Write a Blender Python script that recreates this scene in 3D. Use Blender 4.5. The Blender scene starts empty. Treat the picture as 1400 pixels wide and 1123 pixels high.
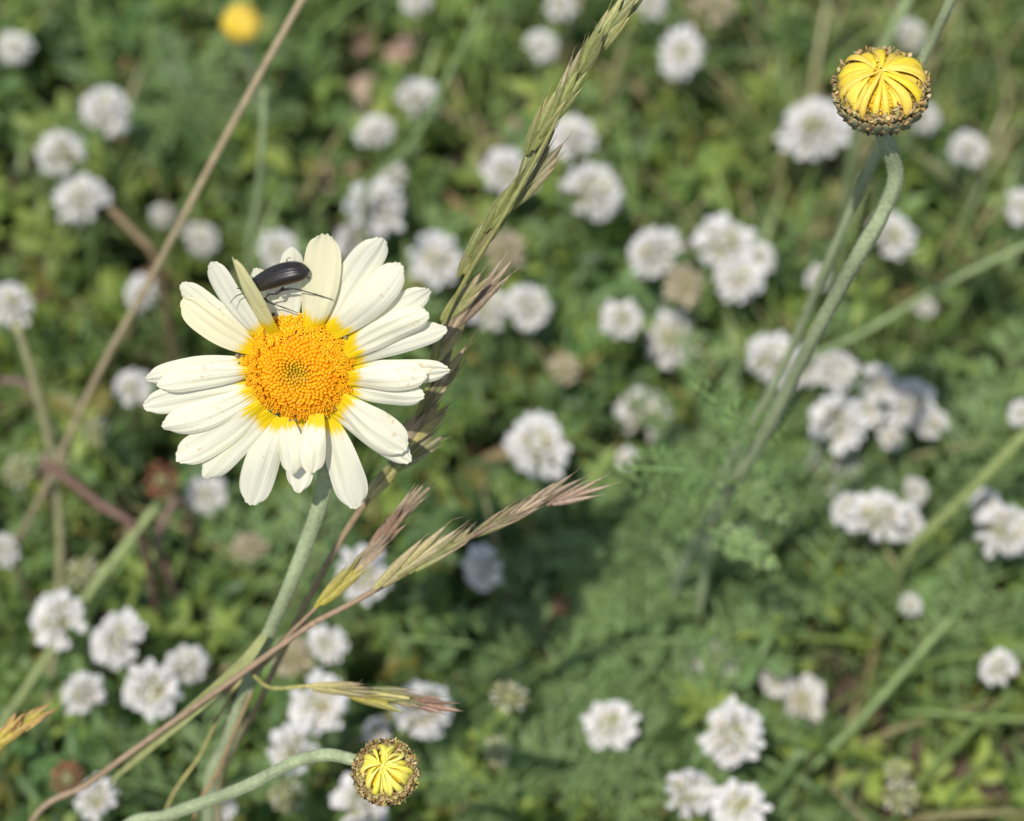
import bpy, math, random
import numpy as np
from mathutils import Vector

S = bpy.context.scene
COL = S.collection
R_ = math.radians

# ------------------------------------------------------------------ camera
PITCH = R_(50)
CAMH = 0.525
C = np.array([0.0, 0.0, CAMH])
RT = np.array([1.0, 0.0, 0.0])
FW = np.array([0.0, math.cos(PITCH), -math.sin(PITCH)])
UP = np.array([0.0, math.sin(PITCH), math.cos(PITCH)])
cam = bpy.data.cameras.new('camera')
cam.lens = 100.0
cam.sensor_width = 36.0
cam.clip_start = 0.01
cam.clip_end = 500.0
cam.dof.use_dof = True
cam.dof.focus_distance = 0.418
cam.dof.aperture_fstop = 16.0
cam.dof.aperture_blades = 0
camo = bpy.data.objects.new('camera', cam)
COL.objects.link(camo)
camo.location = C
camo.rotation_euler = (math.pi / 2 - PITCH, 0, 0)
S.camera = camo

# ------------------------------------------------------------------ light
SUN_EL, SUN_AZ = R_(60), R_(199)      # compass angle the light comes from (0 = +Y, clockwise)
w = bpy.data.worlds.new('World')
S.world = w
w.use_nodes = True
nt = w.node_tree
nt.nodes.clear()
sky = nt.nodes.new('ShaderNodeTexSky')
sky.sky_type = 'NISHITA'
sky.sun_disc = False
sky.sun_elevation = SUN_EL
sky.sun_rotation = SUN_AZ
bg = nt.nodes.new('ShaderNodeBackground')
bg.inputs[1].default_value = 0.14
wo = nt.nodes.new('ShaderNodeOutputWorld')
nt.links.new(sky.outputs[0], bg.inputs[0])
nt.links.new(bg.outputs[0], wo.inputs[0])
TOSUN = np.array([math.sin(SUN_AZ) * math.cos(SUN_EL), math.cos(SUN_AZ) * math.cos(SUN_EL), math.sin(SUN_EL)])
sl = bpy.data.lights.new('sun', 'SUN')
sl.energy = 4.6
sl.angle = R_(0.53)
sl.color = (1.0, 0.965, 0.91)
so = bpy.data.objects.new('sun', sl)
COL.objects.link(so)
so.rotation_euler = Vector(-TOSUN).to_track_quat('-Z', 'Y').to_euler()
so.location = (0, 0, 3)
S.view_settings.view_transform = 'Standard'
S.view_settings.look = 'None'
S.view_settings.exposure = 0.08
S.view_settings.gamma = 1.0
S.cycles.max_bounces = 7
S.cycles.use_denoising = True

# ------------------------------------------------------------------ helpers
rnd = random.Random(11)
NP = np.random.RandomState(5)
K = 0.36 / 1400.0


def W(px, py, d):
    return C + RT * ((px - 700) * K * d) + UP * (-(py - 561.5) * K * d) + FW * d


def Wz(px, py, z):
    d = (z - CAMH) / (-(py - 561.5) * K * UP[2] + FW[2])
    return W(px, py, d), d


def nrm(v):
    v = np.asarray(v, float)
    return v / (np.linalg.norm(v) + 1e-12)


def lin(r, g, b):
    f = lambda c: ((c / 255.0 + 0.055) / 1.055) ** 2.4 if c > 10 else c / 255.0 / 12.92
    return np.array([f(r), f(g), f(b)])


def spline(pts, n):
    P = [np.asarray(p, float) for p in pts]
    P = [2 * P[0] - P[1]] + P + [2 * P[-1] - P[-2]]
    out = []
    segs = len(P) - 3
    for i in range(n):
        t = i / (n - 1) * segs
        k = min(int(t), segs - 1)
        f = t - k
        a, b, c, d = P[k:k + 4]
        out.append(0.5 * ((2 * b) + (c - a) * f + (2 * a - 5 * b + 4 * c - d) * f * f + (3 * b - a - 3 * c + d) * f ** 3))
    return np.array(out)


class MB:
    def __init__(s):
        s.v, s.f, s.c, s.uv, s.m, s.n = [], [], [], [], [], 0

    def add(s, v, f, c, uv=None, m=0):
        v = np.asarray(v, float)
        c = np.asarray(c, float)
        if c.ndim == 1:
            c = np.tile(c, (len(v), 1))
        s.v.append(v)
        s.c.append(c)
        s.uv.append(np.zeros((len(v), 2)) if uv is None else np.asarray(uv, float))
        n = s.n
        s.f += [tuple(i + n for i in q) for q in f]
        s.m += [m] * len(f)
        s.n += len(v)

    def grid(s, P, c, uv=None, m=0, closed=False):
        P = np.asarray(P, float)
        a, b = P.shape[:2]
        f = []
        for i in range(a - 1):
            for j in range(b if closed else b - 1):
                k = (j + 1) % b
                f.append((i * b + j, i * b + k, (i + 1) * b + k, (i + 1) * b + j))
        c = np.asarray(c, float)
        s.add(P.reshape(-1, 3), f, c.reshape(-1, 3) if c.ndim == 3 else c, None if uv is None else np.asarray(uv).reshape(-1, 2), m)

    def tube(s, pts, rad, sides=8, c=(.1, .1, .1), m=0, cap=True, rough=0.0, rg=None, ridge=0.0):
        pts = np.asarray(pts, float)
        n = len(pts)
        rad = np.broadcast_to(np.asarray(rad, float), (n,))
        T = np.gradient(pts, axis=0)
        T /= np.linalg.norm(T, axis=1)[:, None] + 1e-12
        ref = np.array([0, 0, 1.0]) if abs(T[0][2]) < .9 else np.array([1.0, 0, 0])
        X = nrm(np.cross(T[0], ref))
        rings = []
        for i in range(n):
            X = nrm(X - T[i] * np.dot(X, T[i]))
            Y = np.cross(T[i], X)
            a = np.linspace(0, 2 * math.pi, sides, endpoint=False)
            rr = rad[i] * (1 + (rough * ((rg or rnd).random() - .5) if rough else 0))
            rings.append(pts[i] + (np.cos(a)[:, None] * X + np.sin(a)[:, None] * Y) * rr * (1 + ridge * np.cos(a * 5))[:, None])
        c = np.asarray(c, float)
        if c.ndim == 2:
            c = np.repeat(c[:, None, :], sides, axis=1)
        base = s.n
        s.grid(np.array(rings), c, m=m, closed=True)
        if cap:
            s.f.append(tuple(base + (n - 1) * sides + i for i in range(sides)))
            s.m.append(m)
            s.f.append(tuple(base + sides - 1 - i for i in range(sides)))
            s.m.append(m)

    def blob(s, p, ax, r, l, c, seg=7, rings=5, m=0, c2=None):
        """ellipsoid of half width r and half length l along ax"""
        ax = nrm(ax)
        X = nrm(np.cross(ax, [0.31, 0.83, 0.47]))
        Y = np.cross(ax, X)
        a = np.linspace(0, 2 * math.pi, seg, endpoint=False)
        th = np.linspace(0.12, math.pi - 0.12, rings)
        P = np.array([np.asarray(p) - ax * l * math.cos(t) + (np.cos(a)[:, None] * X + np.sin(a)[:, None] * Y) * r * math.sin(t) for t in th])
        cc = np.asarray(c, float)
        if c2 is not None:
            q = np.linspace(0, 1, rings)[:, None, None]
            cc = np.broadcast_to(cc * (1 - q) + np.asarray(c2) * q, (rings, seg, 3))
        b = s.n
        s.grid(P, cc, m=m, closed=True)
        s.f.append(tuple(b + (rings - 1) * seg + i for i in range(seg)))
        s.f.append(tuple(b + seg - 1 - i for i in range(seg)))
        s.m += [m, m]

    def hairs(s, pts, rad, n, ln, c, rg, m=0, thick=2.2e-5):
        pts = np.asarray(pts)
        rad = np.broadcast_to(np.asarray(rad, float), (len(pts),))
        for _ in range(n):
            t = rg.random() * (len(pts) - 1.001)
            i = int(t)
            p = pts[i] + (pts[i + 1] - pts[i]) * (t - i)
            ax = nrm(pts[i + 1] - pts[i])
            q = nrm(np.cross(ax, [rg.gauss(0, 1), rg.gauss(0, 1), rg.gauss(0, 1)]))
            d = nrm(q + ax * rg.uniform(-.9, .5))
            o = np.cross(d, ax)
            o = nrm(o) * thick
            b = p + q * rad[i] * .93
            s.add([b - o, b + o, b + d * ln * rg.uniform(.5, 1.2)], [(0, 1, 2)], c, m=m)


OFF = {}


def obj(name, mb, mats, parent=None, smooth=True):
    me = bpy.data.meshes.new(name)
    v = np.concatenate(mb.v)
    if parent is not None:
        v = v - OFF[parent.name]
    me.from_pydata(v.tolist(), [], mb.f)
    c = np.concatenate(mb.c)
    at = me.color_attributes.new('Col', 'FLOAT_COLOR', 'POINT')
    at.data.foreach_set('color', np.concatenate([c, np.ones((len(c), 1))], 1).astype('f').ravel())
    uv = np.concatenate(mb.uv)
    if np.any(uv):
        li = np.zeros(len(me.loops), 'i')
        me.loops.foreach_get('vertex_index', li)
        ul = me.uv_layers.new(name='UVMap')
        ul.data.foreach_set('uv', uv[li].astype('f').ravel())
    for m_ in (mats if isinstance(mats, (list, tuple)) else [mats]):
        me.materials.append(m_)
    me.polygons.foreach_set('material_index', np.array(mb.m, 'i'))
    if smooth:
        me.polygons.foreach_set('use_smooth', np.ones(len(me.polygons), bool))
    me.update()
    o = bpy.data.objects.new(name, me)
    COL.objects.link(o)
    if parent is not None:
        o.parent = parent
        OFF[o.name] = OFF[parent.name]
    else:
        OFF[o.name] = np.zeros(3)
    return o


def tag(o, label, cat, group=None, kind=None):
    o['label'] = label
    o['category'] = cat
    if group:
        o['group'] = group
    if kind:
        o['kind'] = kind
    return o


def thing(name, loc, label, cat, group=None):
    o = bpy.data.objects.new(name, None)
    o.empty_display_size = 0.005
    COL.objects.link(o)
    o.location = loc
    OFF[o.name] = np.asarray(loc, float)
    return tag(o, label, cat, group)


# ------------------------------------------------------------------ materials
def mat(name, rough=.5, spec=.3, trans=0.0, noise=0.0, nscale=300.0, coat=0.0, tint=(1, 1, 1), bump=0.0, bscale=2000.0, sub=0.0):
    m = bpy.data.materials.new(name)
    m.use_nodes = True
    t = m.node_tree
    t.nodes.clear()
    N = t.nodes.new
    out = N('ShaderNodeOutputMaterial')
    b = N('ShaderNodeBsdfPrincipled')
    b.inputs['Roughness'].default_value = rough
    b.inputs['Specular IOR Level'].default_value = spec
    b.inputs['Coat Weight'].default_value = coat
    a = N('ShaderNodeVertexColor')
    a.layer_name = 'Col'
    col = a.outputs[0]
    tc = N('ShaderNodeTexCoord')
    if noise:
        nz = N('ShaderNodeTexNoise')
        nz.inputs['Scale'].default_value = nscale
        nz.inputs['Detail'].default_value = 4
        t.links.new(tc.outputs['Object'], nz.inputs['Vector'])
        mr = N('ShaderNodeMapRange')
        mr.inputs['From Min'].default_value = .25
        mr.inputs['From Max'].default_value = .75
        mr.inputs['To Min'].default_value = 1 - noise
        mr.inputs['To Max'].default_value = 1 + noise
        t.links.new(nz.outputs[0], mr.inputs[0])
        mx = N('ShaderNodeVectorMath')
        mx.operation = 'SCALE'
        t.links.new(col, mx.inputs[0])
        t.links.new(mr.outputs[0], mx.inputs['Scale'])
        col = mx.outputs[0]
    if bump:
        nb = N('ShaderNodeTexNoise')
        nb.inputs['Scale'].default_value = bscale
        t.links.new(tc.outputs['Object'], nb.inputs['Vector'])
        bp = N('ShaderNodeBump')
        bp.inputs['Strength'].default_value = bump
        bp.inputs['Distance'].default_value = 0.0002
        t.links.new(nb.outputs[0], bp.inputs['Height'])
        t.links.new(bp.outputs[0], b.inputs['Normal'])
    t.links.new(col, b.inputs['Base Color'])
    last = b.outputs[0]
    if trans:
        tr = N('ShaderNodeBsdfTranslucent')
        vm = N('ShaderNodeVectorMath')
        vm.operation = 'MULTIPLY'
        vm.inputs[1].default_value = tint
        t.links.new(col, vm.inputs[0])
        t.links.new(vm.outputs[0], tr.inputs['Color'])
        ms = N('ShaderNodeMixShader')
        ms.inputs[0].default_value = trans
        t.links.new(b.outputs[0], ms.inputs[1])
        t.links.new(tr.outputs[0], ms.inputs[2])
        last = ms.outputs[0]
    t.links.new(last, out.inputs[0])
    return m


M_leaf = mat('leaf', .45, .35, .45, .28, 400, tint=(1.15, 1.25, .7))
M_grass = mat('grass', .42, .4, .25, .2, 500, tint=(1.1, 1.2, .7))
M_stem = mat('hairy_stem', .7, .2, .0, .22, 1500, bump=.5, bscale=6000)
M_dry = mat('dry_stem', .65, .25, 0, .25, 600)
M_floret = mat('clover_floret', .6, .15, .40, .08, 900)
M_disc = mat('disc_floret', .5, .25, .18, .12, 1500, tint=(1.1, .9, .5))
M_bud = mat('bud_petal', .45, .3, .15, .07, 1500)
M_bract = mat('bract', .7, .2, .1, .3, 2500, bump=.6, bscale=7000)
M_chaff = mat('chaff', .55, .4, .2, .35, 3000)
M_spike = mat('spikelet', .4, .45, .25, .2, 1500)
M_shell = mat('beetle_shell', .33, .42, 0, .35, 2500, coat=.06, bump=.15, bscale=9000)


def petal_mat():
    m = bpy.data.materials.new('daisy_petal')
    m.use_nodes = True
    t = m.node_tree
    t.nodes.clear()
    N = t.nodes.new
    L = t.links.new
    out = N('ShaderNodeOutputMaterial')
    b = N('ShaderNodeBsdfPrincipled')
    b.inputs['Roughness'].default_value = .55
    b.inputs['Specular IOR Level'].default_value = .25
    uv = N('ShaderNodeUVMap')
    oi = N('ShaderNodeObjectInfo')
    sep = N('ShaderNodeSeparateXYZ')
    L(uv.outputs[0], sep.inputs[0])
    # streaks running along the petal
    cb = N('ShaderNodeCombineXYZ')
    mul = N('ShaderNodeMath'); mul.operation = 'MULTIPLY'; mul.inputs[1].default_value = 9.0
    L(sep.outputs[0], mul.inputs[0])
    mul2 = N('ShaderNodeMath'); mul2.operation = 'MULTIPLY'; mul2.inputs[1].default_value = .9
    L(sep.outputs[1], mul2.inputs[0])
    mul3 = N('ShaderNodeMath'); mul3.operation = 'MULTIPLY'; mul3.inputs[1].default_value = 57.0
    L(oi.outputs['Random'], mul3.inputs[0])
    L(mul.outputs[0], cb.inputs[0]); L(mul2.outputs[0], cb.inputs[1]); L(mul3.outputs[0], cb.inputs[2])
    nz = N('ShaderNodeTexNoise'); nz.inputs['Scale'].default_value = 1.0; nz.inputs['Detail'].default_value = 3
    L(cb.outputs[0], nz.inputs['Vector'])
    # jagged yellow base
    ad = N('ShaderNodeMath'); ad.operation = 'MULTIPLY_ADD'; ad.inputs[1].default_value = .30
    ar = N('ShaderNodeMath'); ar.operation = 'MULTIPLY_ADD'; ar.inputs[1].default_value = .07
    L(oi.outputs['Random'], ar.inputs[0]); L(sep.outputs[1], ar.inputs[2])
    L(nz.outputs[0], ad.inputs[0]); L(ar.outputs[0], ad.inputs[2])
    mr = N('ShaderNodeMapRange'); mr.interpolation_type = 'SMOOTHSTEP'
    mr.inputs['From Min'].default_value = .295; mr.inputs['From Max'].default_value = .405
    L(ad.outputs[0], mr.inputs[0])
    at = N('ShaderNodeVertexColor'); at.layer_name = 'Col'
    mixc = N('ShaderNodeMix'); mixc.data_type = 'RGBA'
    L(mr.outputs[0], mixc.inputs[0])
    mixc.inputs[6].default_value = (.86, .60, .006, 1)
    # veins: faint yellow streaks over the cream
    mv = N('ShaderNodeMapRange'); mv.inputs['From Min'].default_value = .55; mv.inputs['From Max'].default_value = .75
    mv.inputs['To Max'].default_value = .42
    L(nz.outputs[0], mv.inputs[0])
    mixv = N('ShaderNodeMix'); mixv.data_type = 'RGBA'
    L(mv.outputs[0], mixv.inputs[0]); L(at.outputs[0], mixv.inputs[6]); mixv.inputs[7].default_value = (.80, .74, .40, 1)
    # specks of pollen and wear
    tc = N('ShaderNodeTexCoord')
    sp = N('ShaderNodeTexNoise'); sp.inputs['Scale'].default_value = 1500; sp.inputs['Detail'].default_value = 1
    L(tc.outputs['Object'], sp.inputs['Vector'])
    sp2 = N('ShaderNodeTexNoise'); sp2.inputs['Scale'].default_value = 170
    L(tc.outputs['Object'], sp2.inputs['Vector'])
    sm = N('ShaderNodeMath'); sm.operation = 'MULTIPLY'
    L(sp.outputs[0], sm.inputs[0]); L(sp2.outputs[0], sm.inputs[1])
    sr = N('ShaderNodeMapRange'); sr.inputs['From Min'].default_value = .395; sr.inputs['From Max'].default_value = .45; sr.inputs['To Max'].default_value = .6
    L(sm.outputs[0], sr.inputs[0])
    mixs = N('ShaderNodeMix'); mixs.data_type = 'RGBA'
    L(sr.outputs[0], mixs.inputs[0]); L(mixv.outputs[2], mixs.inputs[6]); mixs.inputs[7].default_value = (.62, .42, .16, 1)
    L(mixs.outputs[2], mixc.inputs[7])
    L(mixc.outputs[2], b.inputs['Base Color'])
    bp = N('ShaderNodeBump'); bp.inputs['Strength'].default_value = .7; bp.inputs['Distance'].default_value = .0003
    L(nz.outputs[0], bp.inputs['Height']); L(bp.outputs[0], b.inputs['Normal'])
    tr = N('ShaderNodeBsdfTranslucent'); L(mixc.outputs[2], tr.inputs['Color'])
    ms = N('ShaderNodeMixShader'); ms.inputs[0].default_value = .38
    L(b.outputs[0], ms.inputs[1]); L(tr.outputs[0], ms.inputs[2]); L(ms.outputs[0], out.inputs[0])
    return m


M_petal = petal_mat()


def soil_mat():
    m = bpy.data.materials.new('soil')
    m.use_nodes = True
    t = m.node_tree
    b = t.nodes['Principled BSDF']
    b.inputs['Roughness'].default_value = .95
    tc = t.nodes.new('ShaderNodeTexCoord')
    nz = t.nodes.new('ShaderNodeTexNoise')
    nz.inputs['Scale'].default_value = 130
    nz.inputs['Detail'].default_value = 8
    t.links.new(tc.outputs['Object'], nz.inputs['Vector'])
    cr = t.nodes.new('ShaderNodeValToRGB')
    cr.color_ramp.elements[0].position = .3
    cr.color_ramp.elements[0].color = (.022, .015, .010, 1)
    cr.color_ramp.elements[1].position = .72
    cr.color_ramp.elements[1].color = (.12, .085, .055, 1)
    t.links.new(nz.outputs[0], cr.inputs[0])
    t.links.new(cr.outputs[0], b.inputs['Base Color'])
    bp = t.nodes.new('ShaderNodeBump')
    bp.inputs['Distance'].default_value = .004
    t.links.new(nz.outputs[0], bp.inputs['Height'])
    t.links.new(bp.outputs[0], b.inputs['Normal'])
    return m


# ------------------------------------------------------------------ ground
g = MB()
xs = np.concatenate([[-60, -8, -2], np.linspace(-.6, .6, 61), [2, 8, 60]])
ys = np.concatenate([[-60, -8, -2], np.linspace(-.2, 1.2, 71), [3, 10, 60]])
P = np.zeros((len(xs), len(ys), 3))
for i, x in enumerate(xs):
    for j, y in enumerate(ys):
        far = abs(x) > .7 or y < -.3 or y > 1.3
        P[i, j] = (x, y, 0 if far else .002 * math.sin(x * 70 + math.sin(y * 40)) + .002 * math.sin(y * 55 + x * 23))
g.grid(P, (.1, .1, .1))
tag(obj('ground', g, soil_mat()), 'dark brown soil and litter showing in gaps under the plants', 'ground', kind='structure')

# ------------------------------------------------------------------ the daisy
DD = 0.417
c0 = W(408, 502, DD)
fn = nrm(-.13 * RT - .40 * UP - .90 * FW)          # the flower looks at the camera, a little down and left
ex = nrm(RT - fn * np.dot(RT, fn))
ey = np.cross(fn, ex)


def Pf(px, py, z=0.0):
    """local daisy coordinates of the point seen at a pixel, z above the flower's plane"""
    d = nrm(W(px, py, 1.0) - C)
    t = (np.dot(c0 - C, fn) + z) / np.dot(d, fn)
    p = C + d * t - c0
    return np.array([np.dot(p, ex), np.dot(p, ey), z])


def FL(x, y, z):
    return c0 + ex * x + ey * y + fn * z


def zp(x, y):            # pixel of a point in the enlarged view of the daisy
    return 180 + x / 2.674, 300 + y / 2.674


# base, tip, width (enlarged px), height of base, tip lift (mm), bow (mm), roll, cross curl
PET = [
    ((662, 390), (706, 52), 138, .9, 1.6, 1.2, .00, .10),
    ((572, 390), (588, 98), 90, .1, .3, .3, .05, .12),
    ((533, 392), (452, 176), 84, -.5, -.4, .2, .0, .10),
    ((520, 412), (368, 136), 84, 1.6, 8.5, 1.6, -.75, .22),
    ((468, 425), (288, 156), 92, .6, 2.4, .9, -.15, .10),
    ((440, 440), (178, 236), 92, -.4, .4, .3, .0, .12),
    ((436, 468), (182, 296), 104, .9, 2.5, 1.2, .2, -.12),
    ((420, 522), (50, 585), 84, -.2, .2, .4, .05, .14),
    ((424, 560), (92, 606), 84, .9, 1.6, 1.0, .05, .16),
    ((438, 610), (40, 688), 100, -.3, .4, .6, .0, .12),
    ((442, 640), (112, 762), 102, 1.0, 1.4, 1.0, .05, .14),
    ((462, 688), (163, 882), 112, .6, 1.4, .8, .0, .12),
    ((478, 718), (250, 876), 80, -.7, -.5, .2, .0, .12),
    ((502, 725), (264, 942), 112, .2, .6, .6, .0, .12),
    ((530, 742), (432, 1048), 128, .1, .5, .8, .0, .13),
    ((560, 742), (590, 932), 98, .9, 2.2, 1.2, .0, .16),
    ((612, 742), (606, 1000), 108, -1.0, -.9, .3, .0, .12),
    ((690, 730), (652, 930), 102, 1.6, 3.8, 1.4, .0, .16),
    ((718, 735), (822, 1058), 134, -.5, .3, .6, .0, .10),
    ((726, 706), (1022, 888), 96, -.2, .8, .6, .0, .12),
    ((772, 668), (1003, 848), 134, 1.0, 2.2, 1.2, .0, .12),
    ((792, 622), (1072, 646), 82, -.1, .5, .5, .0, .14),
    ((800, 588), (1080, 570), 96, 1.0, 1.8, 1.0, .0, .13),
    ((812, 545), (1166, 552), 84, -.5, .3, .4, .0, .12),
    ((806, 522), (1152, 400), 86, .2, .6, .6, .0, .12),
    ((800, 486), (1088, 342), 100, 1.2, 2.2, 1.2, .05, .14),
    ((790, 448), (1092, 256), 92, .0, .8, .6, .0, .10),
    ((742, 408), (988, 166), 116, 1.2, 2.4, 1.2, .0, .12),
    ((718, 396), (920, 66), 120, .0, 1.0, .6, .0, .11),
]
daisy = thing('daisy', FL(0, 0, 0), 'large cream white daisy with orange centre and yellow petal bases on hairy stem', 'daisy')
CR = np.array([.82, .785, .61])
for k, (b_, t_, w_, zb, zt, bow, roll, curl) in enumerate(PET):
    rg = random.Random(100 + k)
    B = Pf(*zp(*b_), zb * .001)
    T = Pf(*zp(*t_), zt * .001)
    ctr = np.array([0, 0])
    rad_ = nrm(B[:2])
    B[:2] -= rad_ * .0009                       # tucked under the florets
    ax = T[:2] - B[:2]
    Ln = np.linalg.norm(ax)
    ax /= Ln
    sd = np.array([-ax[1], ax[0]])
    fore = math.sqrt(sd[0] ** 2 + .78 * sd[1] ** 2)
    Wd = w_ / 2.674 * K * DD / fore * .5
    nu, ns = 15, 30
    bend = rg.uniform(-.035, .035)
    tipn = rg.choice([2, 3, 3])
    tipd = rg.uniform(.005, .018)
    grid = np.zeros((ns, nu, 3))
    uvs = np.zeros((ns, nu, 2))
    wav = rg.uniform(0, 6)
    grv, gph = rg.uniform(.03, .08), rg.gauss(0, .5)
    for i in range(ns):
        s = i / (ns - 1)
        s = 1 - (1 - s) ** 1.25
        pr = (.44 + .56 * math.sin(min(s / .58, 1) * math.pi / 2)) * max(0.0, 1 - max(0, (s - .62) / .38) ** 2.8) ** .5
        pr = max(pr, .40 if s > .5 else 0)
        for j in range(nu):
            u = -1 + 2 * j / (nu - 1)
            al = s * Ln
            e = max(0, (s - .8) / .2) ** 2
            al -= e * Ln * (.034 * abs(u) ** 2.5 + tipd * (.5 - .5 * math.cos(tipn * math.pi * (u + 1))) * .8)
            side = u * Wd * pr + bend * Ln * math.sin(math.pi * s)
            z = (zb + (zt - zb) * s + bow * math.sin(math.pi * s) * .6) * .001
            cr_ = roll * min(1, s * 2.2)
            zz = -curl * Wd * pr * u * u * 1.6 + grv * Wd * math.cos(u * 3 * math.pi + gph) * min(1, s * 3) * (1 - s * .3)
            zz += .11 * Wd * math.sin(5 * s + wav + u * 1.7) + .05 * Wd * math.sin(11 * s + 2 * wav) * u
            sx = side * math.cos(cr_) - zz * math.sin(cr_)
            z2 = side * math.sin(cr_) + zz * math.cos(cr_)
            q = B[:2] + ax * al + sd * sx
            grid[i, j] = FL(q[0], q[1], z + z2)
            uvs[i, j] = ((u + 1) / 2, s + .0001)
    tone = CR * rg.uniform(.96, 1.03)
    if k == 3:
        tone = np.array([.80, .73, .36])
    if k in (0, 6):
        tone = np.array([.82, .76, .50])
    p = MB()
    p.grid(grid, tone, uvs)
    po = obj('petal', p, M_petal, daisy)
    if k == 3:
        po['label'] = 'yellowish petal turned on edge in front of the beetle'

# disc of florets
dm = MB()
ch = MB()
RD = 74 * K * DD
NF = 700
rg = random.Random(3)


def dome(q):        # height of the disc at relative radius q
    return .0030 * (1 - q ** 2.4) - .0009 * math.exp(-(q / .22) ** 2) + .0002


base = []
for i in range(12):
    q = i / 11 * .97
    a = np.linspace(0, 2 * math.pi, 40, endpoint=False)
    base.append([FL(RD * q * math.cos(t), RD * q * math.sin(t), dome(q) - .0003 - .0005 * max(0, 1 - q / .45)) for t in a])
dm.grid(np.array(base), (.80, .33, .004), closed=True)
a40 = np.linspace(0, 2 * math.pi, 40, endpoint=False)
for i in range(NF):
    q = math.sqrt((i + .5) / NF) ** 1.06
    th = i * 2.399963
    q2 = q * (1 + (rg.gauss(0, .012) if q > .3 else 0))
    th += rg.gauss(0, .012) / max(q, .1) if q > .3 else 0
    x, y = RD * q2 * math.cos(th), RD * q2 * math.sin(th)
    sl_ = .0030 * 2.4 * q ** 1.4 / RD
    ax = nrm(fn + (ex * math.cos(th) + ey * math.sin(th)) * sl_ * .8)
    p0 = FL(x, y, dome(q) - .0002)
    mixq = min(1, max(0, (q - .10) / .25))
    ccol = np.array([.55, .38, .012]) * (1 - mixq) + np.array([.95, .40, .004]) * mixq
    ccol = ccol * rg.uniform(.9, 1.08)
    if q > .6 and rg.random() < .3:
        ccol = np.array([.93, .37, .003])
    rr = RD * (.024 + .021 * min(1, q / .55)) * rg.uniform(.88, 1.1)
    if q < .64 or (q < .76 and rg.random() < .5):
        dm.blob(p0, ax, rr, rr * 1.15, ccol * .94, 8, 6, c2=ccol)
    else:
        ax = nrm(ax + ex * rg.gauss(0, .2) + ey * rg.gauss(0, .2) + (ex * math.cos(th) + ey * math.sin(th)) * .35 * q)
        h = rr * rg.uniform(1.0, 2.0)
        top = p0 + ax * h
        dm.tube(np.array([p0 - ax * rr, p0 + ax * h * .4, top]), [rr * .45, rr * .6, rr * .85], 6, ccol * .85)
        X = nrm(np.cross(ax, fn + .3 * ex))
        Y = np.cross(ax, X)
        ph = rg.random() * 6
        for l in range(5):
            t = ph + l * 2 * math.pi / 5
            d = X * math.cos(t) + Y * math.sin(t)
            o = X * -math.sin(t) + Y * math.cos(t)
            b0 = top + d * rr * .55
            tp = top + d * rr * 1.55 + ax * rr * rg.uniform(.1, .5)
            dm.add([b0 - o * rr * .42, b0 + o * rr * .42, top + d * rr * 1.05 + o * rr * .3 + ax * rr * .28, tp, top + d * rr * 1.05 - o * rr * .3 + ax * rr * .28],
                   [(0, 1, 2, 4), (4, 2, 3)], np.array([.96, .52, .006]) * rg.uniform(.9, 1.05))
        dm.blob(top + ax * rr * .35, ax, rr * .34, rr * .8, (.80, .26, .003), 5, 4, c2=(.95, .48, .02))
disc = obj('disc', dm, M_disc, daisy)
# pollen specks and chaffy bits at the edge of the disc
pm = MB()
for i in range(9):
    q = rg.choice([rg.uniform(.05, .35), rg.uniform(.3, 1.0)])
    th = rg.uniform(0, 6.28)
    pm.blob(FL(RD * q * math.cos(th), RD * q * math.sin(th), dome(q) + .00035), fn, rg.uniform(5e-5, 1.1e-4), 8e-5, (.85, .8, .65), 5, 4)
obj('pollen', pm, M_floret, disc)
for (x, y) in ((393, 488), (752, 682), (488, 412), (772, 425), (405, 545), (590, 735), (805, 560), (428, 660)):
    q = Pf(*zp(x, y), .0004)
    for j in range(5):
        d = nrm([rg.gauss(0, 1), rg.gauss(0, 1), rg.gauss(0, 1)])
        ch.blob(FL(*q) + d * .0004, d, .00028, .0005, np.array([.36, .26, .14]) * rg.uniform(.5, 1.2), 6, 5)
obj('chaff', ch, M_chaff, daisy)
# green cup behind the petals
inv = MB()
for row in range(3):
    for j in range(22):
        th = (j + .5 * row) / 22 * 2 * math.pi
        dr = ex * math.cos(th) + ey * math.sin(th)
        o = -ex * math.sin(th) + ey * math.cos(th)
        G = np.zeros((5, 3, 3))
        for i in range(5):
            s = i / 4
            r = RD * (.28 + .22 * row + .42 * s)
            z = -.0058 + .0016 * row + .0026 * s
            for u in range(3):
                G[i, u] = FL(0, 0, z) + dr * r + o * (u - 1) * .0011 * (1 - s ** 2 * .8) - fn * .0003 * (u != 1)
        inv.grid(G, np.array([.16, .20, .10]) * rg.uniform(.8, 1.1))
bl = [[FL(RD * q * math.cos(t), RD * q * math.sin(t), -.0062 + .0052 * q ** 2) for t in a40] for q in np.linspace(.05, .98, 9)]
inv.grid(np.array(bl), (.14, .18, .09), closed=True)
obj('involucre', inv, M_bract, daisy)


STEMC = np.array([.27, .31, .17])


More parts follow.
